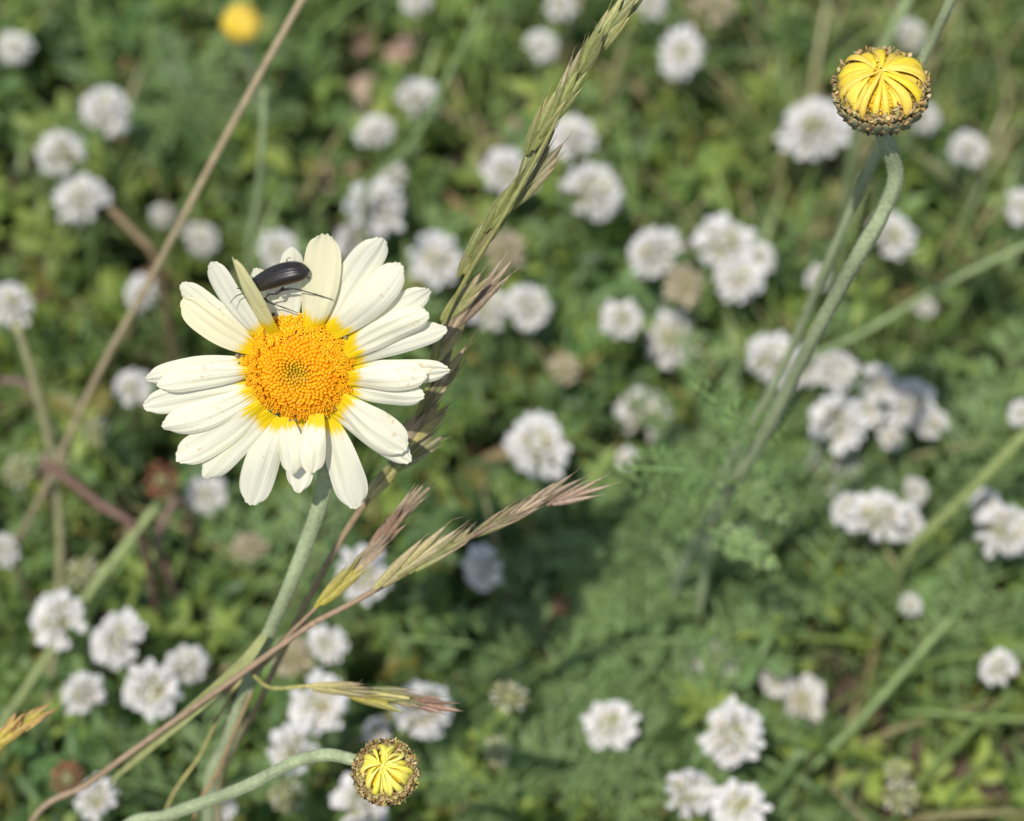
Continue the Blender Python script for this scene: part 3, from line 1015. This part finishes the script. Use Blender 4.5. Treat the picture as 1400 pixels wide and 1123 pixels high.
def head_mesh(seed, style):
    rg = random.Random(seed)
    m = MB()
    wt = np.array([.88, .865, .85])
    if style == 'white':
        nf, th0, th1 = rg.choice([38, 46, 54]), .26, 2.05
    elif style == 'fading':
        nf, th0, th1 = 24, .2, 1.9
    elif style == 'young':
        nf, th0, th1 = 34, .1, 2.2
    else:
        nf, th0, th1 = 40, .1, 2.4
    m.blob((0, 0, 0), (0, 0, 1), .45, .42, (.34, .35, .16), 10, 7)
    gap = rg.uniform(0, 6.28)
    for i in range(nf):
        f = (i + .5) / nf
        ct = math.cos(th0) + (math.cos(th1) - math.cos(th0)) * f
        th = math.acos(ct) + rg.gauss(0, .06)
        ph = i * 2.39996 + rg.gauss(0, .14)
        if style == 'white' and th > 1.1 and abs((ph - gap + math.pi) % (2 * math.pi) - math.pi) < .35 and rg.random() < .7:
            continue
        d = np.array([math.sin(th) * math.cos(ph), math.sin(th) * math.sin(ph), math.cos(th)])
        X = nrm(np.cross(d, [0, 0, 1]) + 1e-6)
        Y = np.cross(X, d)
        if Y[2] < 0:
            X, Y = -X, -Y
        ln = rg.uniform(.9, 1.12)
        if style in ('white', 'fading'):
            k_ = rg.uniform(.95, 1.02)
            cw = wt * k_
            if style == 'fading':
                cw = np.array([.62, .54, .40]) * rg.uniform(.8, 1.15)
            # calyx
            m.tube(np.array([d * .30, d * .48, d * .64]), [.05, .085, .075], 6, np.array([[.36, .36, .16], [.50, .47, .26], [.62, .55, .38]]))
            # standard petal, cupped and flared
            G = np.zeros((6, 5, 3))
            cc = np.zeros((6, 5, 3))
            fl = rg.uniform(.15, .5)
            for a in range(6):
                s = a / 5
                wv = (.055 + .085 * math.sin(min(1, s * 1.25) * math.pi * .55)) * (1 if s < .8 else 1 - (s - .8) * 2.2)
                for b in range(5):
                    u = (b - 2) / 2
                    G[a, b] = d * (.56 + (ln - .56) * (s - .05 * u * u)) + X * u * wv + Y * (.05 + fl * .5 * s * s + .05 * u * u)
                    cc[a, b] = cw * (1 - .25 * (1 - s) * np.array([.2, .45, .7]))
            m.grid(G, cc)
            # wings and keel
            for sg in (-1, 1):
                m.blob(d * .80 * ln + X * sg * .05 - Y * .03, d + X * sg * .2 - Y * .1, .062, .17, cw * np.array([.94, .9, .82]), 6, 5, c2=cw)
        elif style == 'young':
            cg = np.array([.42, .42, .17]) * rg.uniform(.8, 1.15)
            m.blob(d * .78 * ln, d + Y * .2, .095, .24, cg, 6, 5, c2=np.array([.62, .56, .36]) if rg.random() < .7 else wt)
        else:
            cb = np.array([.50, .215, .13]) * rg.uniform(.55, 1.2)
            m.blob(d * .78 * ln, d + Y * .4, .10, .24, cb * .8, 6, 5, c2=cb)
    if style == 'white':
        for i in range(11):                    # unopened buds in the crown
            th = .46 * math.sqrt((i + .5) / 11)
            ph = i * 2.4
            d = np.array([math.sin(th) * math.cos(ph), math.sin(th) * math.sin(ph), math.cos(th)])
            m.blob(d * .72, d, .075, .16, (.54, .52, .18), 6, 5, c2=(.72, .68, .34) if i % 3 else wt)
    if style == 'fading':
        m.hairs(np.array([[0, 0, -.2], [0, 0, .2], [0, 0, .5]]), .3, 90, .75, (.50, .38, .2), rg, thick=.012)
    me = obj('flower_head', m, M_floret)
    return me


PROT = {}
for st, n in (('white', 9), ('fading', 2), ('young', 2), ('brown', 2)):
    PROT[st] = [head_mesh(700 + i * 13 + len(st) * 31, st) for i in range(n)]
CLG = 'clover flowers in the meadow'
HEADS = [
    # px, py, diameter px, style, height (m), tilt to camera, label
    (145, 155, 74, 'white', .058, .1, 'white clover head seen side on, topmost of the three at upper left'),
    (85, 212, 70, 'white', .056, .2, 'white clover head in the middle of the three at upper left'),
    (112, 275, 72, 'white', .055, .3, 'white clover head lowest of the three at upper left'),
    (20, 66, 46, 'white', .045, .4, 'dim clover head cut by the left edge near the top'),
    (14, 418, 66, 'white', .058, .5, 'white clover head cut by the left edge beside the daisy'),
    (196, 403, 58, 'white', .058, .2, 'white clover head on the long dry stem left of the daisy'),
    (238, 95, 30, 'white', .032, .3, 'tiny shaded clover head below the small blurred yellow bud'),
    (272, 328, 52, 'white', .032, .3, 'bluish shaded clover head right of the long dry stem'),
    (224, 295, 36, 'white', .034, .3, 'tiny dim clover head touching the left of the long dry stem'),
    (380, 345, 60, 'white', .050, .4, 'clover head peeping out behind the beetle'),
    (570, 2, 50, 'white', .052, .3, 'clover head cut by the top edge left of centre'),
    (572, 137, 66, 'white', .055, .3, 'round white clover head alone at top centre'),
    (512, 183, 56, 'white', .052, .3, 'white clover head just lower left of the one at top centre'),
    (538, 240, 40, 'white', .048, .3, 'small clover head above the wide one over the daisy'),
    (515, 285, 86, 'white', .052, .2, 'wide loose clover head above the upper right petals'),
    (487, 330, 70, 'white', .042, .3, 'dim clover head directly behind the upper right petals'),
    (598, 355, 76, 'white', .055, .3, 'white clover head between upper right petals and grass spike'),
    (688, 345, 62, 'fading', .056, .5, 'fading tan clover head right of the grass spike'),
    (695, 237, 76, 'white', .054, .4, 'white clover head half behind the grass spike'),
    (781, 190, 64, 'white', .055, .5, 'white clover head right of the spike, upper of a touching pair'),
    (808, 262, 86, 'white', .056, .3, 'big bright clover head right of the spike, lower of a touching pair'),
    (740, 63, 42, 'white', .048, .3, 'small white clover head left of the spike near the top'),
    (765, 6, 46, 'white', .050, .3, 'clover head cut by the top edge left of the spike tip'),
    (888, 4, 44, 'white', .050, .3, 'clover head cut by the top edge right of the spike tip'),
    (932, 72, 70, 'white', .056, .4, 'large white clover head at top, right of the spike tip'),
    (975, 8, 66, 'fading', .052, .4, 'cream tinted clover head cut by the top edge'),
    (1115, 178, 98, 'white', .055, .3, 'broad loose white clover head left of the bright yellow bud'),
    (1245, 48, 48, 'white', .050, .2, 'clover head just behind the top of the bright yellow bud'),
    (1264, 163, 42, 'white', .050, .3, 'clover head behind the lower right of the bright yellow bud'),
    (1323, 207, 56, 'white', .055, .4, 'small white clover head right of the bright yellow bud'),
    (1397, 283, 50, 'white', .055, .3, 'clover head cut by the right edge in the upper half'),
    (897, 345, 76, 'white', .056, .5, 'white clover head left of the big bright clump'),
    (990, 335, 84, 'white', .060, .3, 'big bright clover head at the top of the clump right of centre'),
    (936, 390, 60, 'fading', .057, .7, 'cream clover head at lower left of the big bright clump'),
    (1010, 380, 68, 'white', .056, .4, 'white clover head at lower right of the big bright clump'),
    (1216, 322, 74, 'white', .054, .4, 'white clover head right of the upper long bud stem'),
    (1117, 380, 36, 'white', .048, .3, 'small dim clover head left of the long bud stem'),
    (668, 425, 64, 'white', .055, .5, 'left one of two joined clover heads right of the daisy'),
    (722, 420, 64, 'white', .057, .6, 'right one of two joined clover heads right of the daisy'),
    (850, 437, 58, 'white', .052, .4, 'small white clover head beside the bluish shaded head'),
    (920, 465, 86, 'white', .034, .3, 'large bluish shaded clover head right of centre'),
    (770, 506, 46, 'fading', .048, .5, 'small cream clover head alone right of the daisy'),
    (1058, 495, 82, 'white', .054, .3, 'wide white clover head behind the long bud stem'),
    (1140, 505, 66, 'white', .058, .9, 'white clover head with yellow middle right of the long bud stem'),
    (1200, 525, 56, 'white', .058, .7, 'round white clover head next right of the yellow middled one'),
    (1242, 552, 74, 'white', .056, .3, 'wide white clover head ending the row right of the long bud stem'),
    (1145, 578, 80, 'white', .057, .4, 'white clover head under the yellow middled one'),
    (1218, 598, 36, 'white', .050, .4, 'tiny white clover head under the row at right'),
    (880, 572, 82, 'white', .030, .3, 'ragged bluish shaded clover head left of the feathery leaves'),
    (857, 628, 32, 'white', .044, .3, 'tiny white clover head at left edge of the feathery leaves'),
    (735, 612, 96, 'white', .062, .6, 'large round clover head above the pink grass tips, florets distinct'),
    (662, 777, 66, 'white', .060, .7, 'round white clover head just below the slanting grass'),
    (497, 786, 80, 'white', .058, .4, 'white clover head behind the yellow spikelets'),
    (1140, 648, 92, 'white', .034, .3, 'wide bluish shaded clover head at right of centre'),
    (1200, 708, 90, 'white', .060, .4, 'large white clover head below the wide bluish one at right'),
    (1372, 725, 88, 'white', .062, .4, 'big bright clover head at the right edge below the thick stem'),
    (1250, 672, 38, 'white', .046, .4, 'small dim clover head above right of the large white one at right'),
    (1015, 742, 52, 'white', .030, .3, 'dark bluish clover head below the feathery leaves'),
    (341, 750, 50, 'fading', .040, .4, 'dim buff clover head left of the daisy stem'),
    (283, 678, 56, 'white', .038, .3, 'dim clover head under the lower left petals of the daisy'),
    (4, 752, 48, 'white', .056, .3, 'clover head cut by the left edge at lower left'),
    (80, 848, 78, 'white', .061, .6, 'pale clover head leaning left in the lower left group'),
    (160, 875, 84, 'white', .062, .5, 'round full clover head in the lower left group'),
    (115, 785, 50, 'young', .058, .4, 'small greenish clover head above the lower left group'),
    (206, 942, 80, 'white', .062, .6, 'spreading white clover head lowest in the lower left group'),
    (254, 912, 66, 'white', .058, .3, 'white clover head at right end of the lower left group'),
    (115, 948, 64, 'white', .060, .6, 'cream middled clover head below the lower left group'),
    (402, 900, 62, 'fading', .058, .5, 'yellowish fading clover head touching right side of the daisy stem'),
    (447, 880, 56, 'white', .058, .4, 'white clover head under the red slanting grass stalk'),
    (436, 960, 84, 'white', .062, .4, 'large white clover head behind the level grass branch'),
    (400, 1024, 76, 'white', .062, .3, 'bright white clover head above the low bud stem'),
    (575, 972, 86, 'white', .062, .5, 'white clover head behind the tip of the level grass branch'),
    (515, 1003, 46, 'white', .056, .4, 'small white clover head just above the half open bud'),
    (493, 1096, 86, 'white', .062, .5, 'white clover head behind the half open bud at the bottom'),
    (131, 1092, 66, 'white', .062, .5, 'white clover head by the bottom edge at lower left'),
    (300, 1100, 50, 'white', .052, .4, 'clover head under the low bud stem at the bottom edge'),
    (696, 953, 52, 'young', .062, .4, 'pinkish green young clover head at bottom centre, upper one'),
    (680, 1027, 42, 'young', .060, .5, 'greenish young clover head at bottom centre, lower one'),
    (834, 992, 76, 'white', .050, .4, 'greyish shaded clover head right of the two young ones'),
    (1000, 1004, 92, 'white', .064, .5, 'full mauve white clover head at lower right of centre'),
    (940, 1086, 76, 'white', .063, .3, 'bright clover head at the bottom edge, left of a pair'),
    (1010, 1102, 80, 'white', .064, .5, 'bright clover head at the bottom edge, right of a pair'),
    (1366, 914, 56, 'white', .056, .4, 'small white clover head near the right edge, low down'),
    (978, 908, 72, 'white', .036, .4, 'dim clover head above the full mauve white one'),
    (1060, 930, 50, 'white', .036, .4, 'dim buff clover head left of the lower bluish one'),
    (1095, 960, 74, 'white', .028, .4, 'bluish shaded clover head in the dark lower right'),
    (1244, 828, 30, 'white', .046, .4, 'tiny clover head above the bright green slanting stem'),
    (130, 590, 46, 'young', .050, .4, 'yellow green young clover head left of the daisy'),
    (222, 657, 56, 'brown', .054, .4, 'round reddish brown dead clover head lower left of the daisy'),
    (25, 645, 46, 'young', .048, .4, 'yellow green young clover head at the left edge'),
    (1232, 1090, 50, 'young', .056, .4, 'yellowish young clover head at the bottom edge at right'),
    (1226, 1056, 36, 'young', .056, .4, 'small buff young clover head above the yellowish one at right'),
    (92, 1064, 50, 'brown', .048, .4, 'pinkish brown dead clover head at lower left'),
    (392, 1088, 52, 'young', .054, .4, 'yellowish clover head below the low bud stem'),
    (76, 637, 46, 'fading', .054, .4, 'tan fading clover head where the left stems cross'),
    (181, 530, 50, 'white', .048, .4, 'white clover head at left end of the left petals'),
    (1264, 420, 30, 'white', .036, .4, 'faint clover head alone on the brownish grass at right'),
    (1396, 566, 38, 'white', .064, .4, 'clover head at the upper end of the thick right edge stem'),
    (1096, 505, 58, 'white', .052, .4, 'white clover head squeezed between the long bud stem and the yellow middled head'),
    (1274, 580, 44, 'white', .052, .4, 'small white clover head lower right of the wide one ending the row'),
    (1182, 566, 50, 'white', .050, .5, 'white clover head filling the gap beneath the round one in the row'),
    (1160, 694, 52, 'white', .054, .4, 'small white clover head at left shoulder of the large white one at right'),
    (1238, 716, 50, 'white', .054, .4, 'small white clover head at right shoulder of the large white one at right'),
    (1036, 352, 48, 'white', .056, .4, 'small white clover head at right end of the big bright clump'),
    (1345, 690, 46, 'white', .056, .4, 'small white clover head above left of the big right edge one'),
    (767, 826, 30, 'brown', .046, .4, 'small orange brown head below the slanting grass'),
]
HP = []
HEADP = []
rg = random.Random(77)
used = set()
for (px, py, dp, st, zz, tl, lab) in HEADS:
    shade = zz < .037
    p, d = Wz(px, py, zz - (.004 if shade else 0))
    R = dp * .5 * K * d * 1.02
    HP.append((p, R, shade))
    HEADP.append((p, R, shade))
    src = PROT[st][rg.randrange(len(PROT[st]))]
    foot = np.array([p[0] + rg.gauss(0, .006), p[1] + rg.uniform(.0, .012), -.002])
    t = thing('clover', foot, lab, 'clover', CLG)
    o = src if src.name not in used else src.copy()
    if src.name not in used:
        used.add(src.name)
    else:
        COL.objects.link(o)
    o.parent = t
    o.location = p - foot
    dirv = nrm(np.array([rg.gauss(0, .40), -.84 * tl * 1.1 + rg.gauss(0, .25), 1.0 - .3 * tl]))
    q = Vector(dirv).to_track_quat('Z', 'Y')
    from mathutils import Quaternion
    q = q @ Quaternion((0, 0, 1), rg.uniform(0, 6.28))
    o.rotation_mode = 'QUATERNION'
    o.rotation_quaternion = q
    fl = rg.uniform(.72, 1.0)
    o.scale = (R, R * rg.uniform(.78, 1.0), R * fl)
    m = MB()
    b = p - dirv * R * .4
    P_ = spline([b, b - dirv * .006 + np.array([0, 0, -.004]), (b + foot) / 2 + np.array([rg.gauss(0, .002), rg.gauss(0, .002), 0]), foot], 16)
    if not shade:
        for q_ in (3, 5, 6):
            HP.append((P_[q_], .0016, True))
    cS = np.array([.20, .27, .09]) if st != 'brown' else np.array([.18, .12, .08])
    m.tube(P_, np.linspace(.0007, .0009, 16), 6, cS * rg.uniform(.8, 1.2))
    obj('stem', m, M_grass, t)
for st in PROT:
    for o in PROT[st]:
        if o.name not in used:
            bpy.data.objects.remove(o)

# ------------------------------------------------------------------ ground cover
# open patches where soil and shade show (pixel on the canopy, radius in m, how empty)
GAPS = [(500, 110, .014, .9), (690, 165, .010, .9), (430, 285, .010, .8), (765, 95, .008, .9), (95, 130, .010, .8), (490, 255, .010, .8), (590, 255, .008, .6), (560, 860, .008, .8),
        (700, 810, .008, .6), (1240, 1010, .018, .75), (1180, 900, .012, .6), (430, 200, .009, .6), (300, 720, .010, .7), (230, 770, .008, .7), (100, 920, .008, .8), (1060, 150, .010, .6),
        (1290, 480, .012, .8), (20, 600, .010, .6), (640, 660, .010, .5), (1010, 80, .010, .5), (760, 720, .008, .6), (1330, 1030, .012, .6), (290, 90, .010, .7), (250, 460, .010, .6)]
gaps = [(Wz(a, b, .02)[0][:2], r, k) for a, b, r, k in GAPS]


def hue_at(x, y):
    """broad drift of the meadow's colour over the plot"""
    a = math.sin(x * 31 + 1.3) * math.cos(y * 27 - .6)
    b = math.sin(x * 17 - y * 21)
    return a, b


# clover-like leaflets
NR = 5
S_ = np.linspace(0, 1, NR)
TPL = []
for s in S_:
    wv = (.10 + .9 * math.sin(math.pi * min(1, s * .93 + .04) ** 1.15)) if s < 1 else .12
    for u in (-1, 0, 1):
        TPL.append((s, u * wv, abs(u) * .18 * wv - .22 * s * s))
TPL = np.array(TPL)
TF = []
for i in range(NR - 1):
    for j in range(2):
        TF.append((i * 3 + j, i * 3 + j + 1, i * 3 + j + 4, i * 3 + j + 3))
TF = np.array(TF)


def leaf_mass(name, label, pts, lens, wids, cols, dirs, norms, material, cat):
    n = len(pts)
    side = np.cross(norms, dirs)
    side /= np.linalg.norm(side, axis=1)[:, None] + 1e-9
    nn = np.cross(dirs, side)
    V = (pts[:, None, :] + dirs[:, None, :] * (TPL[None, :, 0:1] * lens[:, None, None]) + side[:, None, :] * (TPL[None, :, 1:2] * wids[:, None, None])
         + nn[:, None, :] * (TPL[None, :, 2:3] * lens[:, None, None] * .7))
    T_ = len(TPL)
    F = (TF[None] + (np.arange(n) * T_)[:, None, None]).reshape(-1, 4)
    me = bpy.data.meshes.new(name)
    me.vertices.add(n * T_)
    me.vertices.foreach_set('co', V.astype('f').ravel())
    me.loops.add(len(F) * 4)
    me.loops.foreach_set('vertex_index', F.astype('i').ravel())
    me.polygons.add(len(F))
    me.polygons.foreach_set('loop_start', np.arange(0, len(F) * 4, 4, dtype='i'))
    me.polygons.foreach_set('loop_total', np.full(len(F), 4, 'i'))
    me.update(calc_edges=True)
    c = np.repeat(cols[:, None, :], T_, axis=1)
    vein = 1 + .16 * (np.abs(TPL[:, 1]) < .01)
    c = c * vein[None, :, None]
    c = np.concatenate([c.reshape(-1, 3), np.ones((n * T_, 1))], 1)
    at = me.color_attributes.new('Col', 'FLOAT_COLOR', 'POINT')
    at.data.foreach_set('color', c.astype('f').ravel())
    me.materials.append(material)
    me.polygons.foreach_set('use_smooth', np.ones(len(F), bool))
    o = bpy.data.objects.new(name, me)
    COL.objects.link(o)
    OFF[o.name] = np.zeros(3)
    return tag(o, label, cat, kind='stuff')


HC = np.array([h[0] for h in HP])
HR = np.array([h[1] for h in HP])
HS = np.array([h[2] for h in HP])


def blocked(p, size):
    """a leaf here would bury a clover head or stand right in front of it"""
    v = p - HC
    dist = np.linalg.norm(v, axis=1)
    if np.any(dist < HR * .95 + size * .25):
        return True
    tc = C - HC
    tc /= np.linalg.norm(tc, axis=1)[:, None]
    al = np.sum(v * tc, axis=1)
    off = np.linalg.norm(v - tc * al[:, None], axis=1)
    if np.any((al > 0) & (off < HR * (.98 - .15 * HS) + size * .25)):
        return True
    al = v @ TOSUN
    off = np.linalg.norm(v - al[:, None] * TOSUN[None], axis=1)
    return bool(np.any((al > 0) & (off < HR * 1.0 + size * .2) & (~HS)))


rg = random.Random(9)
pts, lens, wids, cols, dirs, norms = [], [], [], [], [], []
PAL = [np.array([.165, .245, .056]), np.array([.122, .205, .062]), np.array([.255, .320, .070]), np.array([.155, .232, .088]), np.array([.078, .132, .038])]
shoots = MB()


def cluster(x, y, z, sc, nl=5):
    L0 = rg.uniform(.0038, .0088) * sc
    a, b = hue_at(x, y)
    col = PAL[rg.randrange(5)] * rg.uniform(.8, 1.25) * (1 + .12 * a)
    col = col * np.array([1 + .05 * b, 1, 1 - .05 * b])
    if rg.random() < .03:
        col = np.array([.22, .20, .05]) * rg.uniform(.7, 1.1)
    ax = nrm([rg.gauss(0, .45), rg.gauss(0, .45) - .1, 1])
    X = nrm(np.cross(ax, [rg.gauss(0, 1), rg.gauss(0, 1), .1]))
    Y = np.cross(ax, X)
    c = np.array([x, y, z])
    if blocked(c, L0 * 1.2):
        return
    for k in range(nl):
        t = k / nl * 6.283 + rg.gauss(0, .2)
        e = rg.uniform(.1, .75)
        d = nrm((X * math.cos(t) + Y * math.sin(t)) * math.cos(e) + ax * math.sin(e))
        nn = nrm(ax - d * np.dot(ax, d) + np.array([rg.gauss(0, .2), rg.gauss(0, .2), 0]))
        l = L0 * rg.uniform(.75, 1.15)
        pts.append(c + d * l * .06)
        lens.append(l)
        wids.append(l * rg.uniform(.14, .27))
        cols.append(col * rg.uniform(.88, 1.12))
        dirs.append(d)
        norms.append(nn)
    if rg.random() < .25 and sc < 1.2:
        f = np.array([x + rg.gauss(0, .008), y + rg.gauss(0, .008), 0])
        shoots.tube(spline([c, (c + f) / 2 + np.array([rg.gauss(0, .003), rg.gauss(0, .003), .002]), f], 7), .00045, 5, np.array([.13, .15, .06]) * rg.uniform(.6, 1.3))


for _ in range(14500):
    x, y = rg.uniform(-.175, .175), rg.uniform(.25, .66)
    z = .046 * (rg.random() ** .62) + .003
    bad = False
    for gp_, r, k in gaps:
        dd = (x - gp_[0]) ** 2 + (y - gp_[1]) ** 2
        if dd < r * r and rg.random() < k:
            bad = True
    if bad:
        continue
    # canopy height undulates
    hn = .5 * math.sin(x * 95 + 2 + 1.7 * math.sin(y * 70)) * math.sin(y * 88 + 1.9 * math.sin(x * 61)) + .5 * math.sin(x * 190 + y * 40) * math.sin(y * 170 - x * 60)
    hmax = .027 + .025 * hn
    if hn < (-.20 if y > .42 else -.30) and rg.random() < (.85 if y > .42 else .65):
        continue
    if z > hmax:
        z = hmax * rg.random() ** .6
    cluster(x, y, z, rg.uniform(.75, 1.15), rg.choice([3, 4, 5, 5]))
for _ in range(3800):
    x, y = rg.uniform(-.6, .6), rg.uniform(.02, 1.25)
    if -.17 < x < .17 and .255 < y < .655:
        continue
    cluster(x, y, .036 * rg.random() ** .6 + .003, 1.9, 5)
leaf_mass('clover_leaves', 'dense mat of small green clover leaves under the flowers', np.array(pts), np.array(lens), np.array(wids), np.array(cols), np.array(dirs), np.array(norms), M_leaf, 'leaves')
tag(obj('clover_shoots', shoots, M_grass), 'thin olive shoots tangled under the clover leaves', 'shoots', kind='stuff')

# grass blades and straw litter
gm = MB()
for q_ in range(2300):
    x, y = rg.uniform(-.2, .2), rg.uniform(.24, .68)
    if q_ > 1750:
        x, y = rg.uniform(.055, .16), rg.uniform(.42, .64)
    right = x > .05 and y > .42
    if not right and rg.random() < .45:
        continue
    l = rg.uniform(.03, .07)
    d = nrm([rg.gauss(0, .6), rg.gauss(0, .5), 1])
    b = np.array([x, y, 0.0])
    tp = b + d * l
    tp[2] = min(tp[2], .052)
    md = b + d * l * .5 + np.array([0, 0, .008])
    if blocked(tp, .004) or blocked(md, .004):
        continue
    col = np.array([.16, .22, .06]) * rg.uniform(.8, 1.4) if rg.random() < (.5 if right else .75) else np.array([.30, .26, .12]) * rg.uniform(.7, 1.2)
    blade(gm, [b, md, tp], rg.uniform(.00035, .0009), col, n=8)
tag(obj('meadow_grass', gm, M_grass), 'thin green grass blades growing up through the clover', 'grass', kind='stuff')
lm = MB()
for _ in range(900):
    x, y = rg.uniform(-.2, .2), rg.uniform(.24, .70)
    a = rg.uniform(0, 6.28)
    l = rg.uniform(.008, .03)
    d = np.array([math.cos(a), math.sin(a), rg.gauss(0, .15)])
    b = np.array([x, y, rg.uniform(.002, .012)])
    c = np.array(rg.choice([(.30, .22, .12), (.20, .13, .075), (.14, .09, .06), (.36, .29, .17)])) * rg.uniform(.6, 1.1)
    if rg.random() < .6:
        lm.tube(np.array([b, b + d * l * .5 + np.array([0, 0, .001]), b + d * l]), rg.uniform(.0003, .0008), 5, c)
    else:
        blade(lm, [b, b + d * l * .5 + np.array([0, 0, .002]), b + d * l], rg.uniform(.001, .0025), c, n=6)
for gp_, r, k in gaps[:2] + gaps[5:6]:
    for _ in range(6):
        b = np.array([gp_[0] + rg.gauss(0, r * .8), gp_[1] + rg.gauss(0, r * .8), rg.uniform(.008, .026)])
        d = nrm([rg.gauss(0, 1), rg.gauss(0, 1), rg.gauss(0, .25)])
        l = rg.uniform(.008, .018)
        if blocked(b, .006) or blocked(b + d * l, .006):
            continue
        blade(lm, [b, b + d * l * .5 + np.array([0, 0, .002]), b + d * l], rg.uniform(.0015, .0035), np.array(rg.choice([(.34, .22, .16), (.26, .17, .12), (.38, .28, .20)])) * rg.uniform(.6, 1.1), n=6)
tag(obj('straw_litter', lm, M_dry), 'brown straw and dead leaves lying on the soil', 'litter', kind='stuff')

# ------------------------------------------------------------------ feathery daisy leaves


def feather(m, base, dirv, L, nv, col, rg):
    dirv = nrm(dirv)
    side = nrm(np.cross(dirv, nv))
    nn = np.cross(side, dirv)
    P = spline([base, base + dirv * L * .5 + nn * L * .05, base + dirv * L - nn * L * .10], 16)
    m.tube(P, np.linspace(.00055, .0003, 16), 5, col * 1.15)

    def lobe(b, d, l, w):
        o = nrm(np.cross(d, nn)) * w
        m.add([b - o * .5, b + o * .5, b + d * l * .55 + o + nn * l * .05, b + d * l * .55 - o + nn * l * .05, b + d * l], [(0, 1, 2, 3), (3, 2, 4)], col * rg.uniform(.85, 1.2))
    for i in range(10):
        f = .18 + .78 * i / 9
        p = P[int(f * 15)]
        pl = L * .27 * (math.sin(math.pi * (.22 + .72 * f)) + .12) * rg.uniform(.85, 1.15)
        for sg in (-1, 1):
            d = nrm(side * sg + dirv * rg.uniform(.4, 1.1) + nn * rg.uniform(-.35, .6))
            lobe(p, d, pl, .00036)
            for q in range(2):
                bb = p + d * pl * (.38 + .28 * q)
                for s2 in (-1, 1):
                    d2 = nrm(d + np.cross(nn, d) * s2 * rg.uniform(.6, 1.0) + nn * rg.uniform(-.1, .3))
                    lobe(bb, d2, pl * .36 * rg.uniform(.6, 1.3), .00032)
    lobe(P[-1], dirv, L * .08, .0005)


FC = np.array([.195, .280, .105])
# leaves borne on the long bud stem
for k, (a, b, lpx) in enumerate([((1040, 605, .505), (975, 545, .495), 0), ((1040, 605, .505), (1075, 560, .50), 0), ((1005, 660, .518), (900, 640, .505), 0), ((1005, 660, .518), (1060, 700, .515), 0), ((965, 722, .532), (880, 660, .52), 0), ((965, 722, .532), (1040, 760, .53), 0)]):
    rg2 = random.Random(900 + k)
    A, B = W(*a), W(*b)
    m = MB()
    feather(m, A, B - A, np.linalg.norm(B - A) * 1.25, nrm(C - A + np.array([0, 0, .3])), FC * rg2.uniform(.9, 1.25), rg2)
    obj('leaf', m, M_leaf, bud1)
PLANTS = [(870, 870, 'feathery green leaf rosette below the centre of the photo, biggest one', 8, .036),
          (1350, 590, 'feathery leaf tuft at the right edge above the thick stem', 6, .032),
          (905, 1070, 'feathery leaf tuft at the bottom edge left of the bright clover pair', 6, .030),
          (245, 130, 'feathery leaf tuft at the upper left beside the dry stem', 6, .028),
          (1010, 610, 'feathery leaves crowded round the long bud stem', 7, .034),
          (275, 1060, 'feathery leaf tuft at the lower left by the daisy stem foot', 4, .026),
          (1130, 770, 'feathery leaf tuft under the large white clover at right', 5, .028),
          (760, 900, 'feathery leaf tuft right of the level grass tip', 6, .032),
          (420, 780, 'feathery leaf tuft under the daisy stem', 5, .028),
          (800, 1010, 'feathery leaf tuft beside the greyish shaded clover head', 6, .026),
          (930, 960, 'feathery leaf tuft left of the full mauve white clover head', 6, .028),
          (700, 1075, 'feathery leaf tuft at the bottom below the two young clover heads', 6, .026),
          (870, 750, 'feathery leaf tuft below the ragged bluish clover head', 6, .030),
          (960, 690, 'feathery leaf tuft left of the dark bluish clover head', 6, .028),
          (1290, 850, 'feathery leaf tuft at the top end of the bright green slanting stem', 5, .022),
          (945, 775, 'feathery leaf tuft hiding the foot of the long bud stem', 7, .026),
          (1290, 640, 'feathery leaf tuft left of the thick right edge stem', 5, .030)]
for k, (px, py, lab, nl, ln) in enumerate(PLANTS):
    rg2 = random.Random(950 + k)
    p, _ = Wz(px, py, .040)
    foot = np.array([p[0], p[1] + .004, 0.0])
    t = thing('feathery_plant', foot, lab, 'plant', 'feathery leaved plants')
    m = MB()
    m.tube(spline([foot, (foot + p) / 2, p], 8), .0009, 6, FC)
    obj('stem', m, M_grass, t)
    for j in range(nl):
        a = j / nl * 6.283 + rg2.uniform(-.3, .3)
        d = nrm([math.cos(a), math.sin(a), rg2.uniform(.05, .5)])
        m = MB()
        feather(m, p - np.array([0, 0, .012 * rg2.random()]), d, ln * rg2.uniform(.8, 1.2), nrm(np.array([0, 0, 1.0]) + d * -.2), FC * rg2.uniform(.85, 1.25), rg2)
        obj('leaf', m, M_leaf, t)
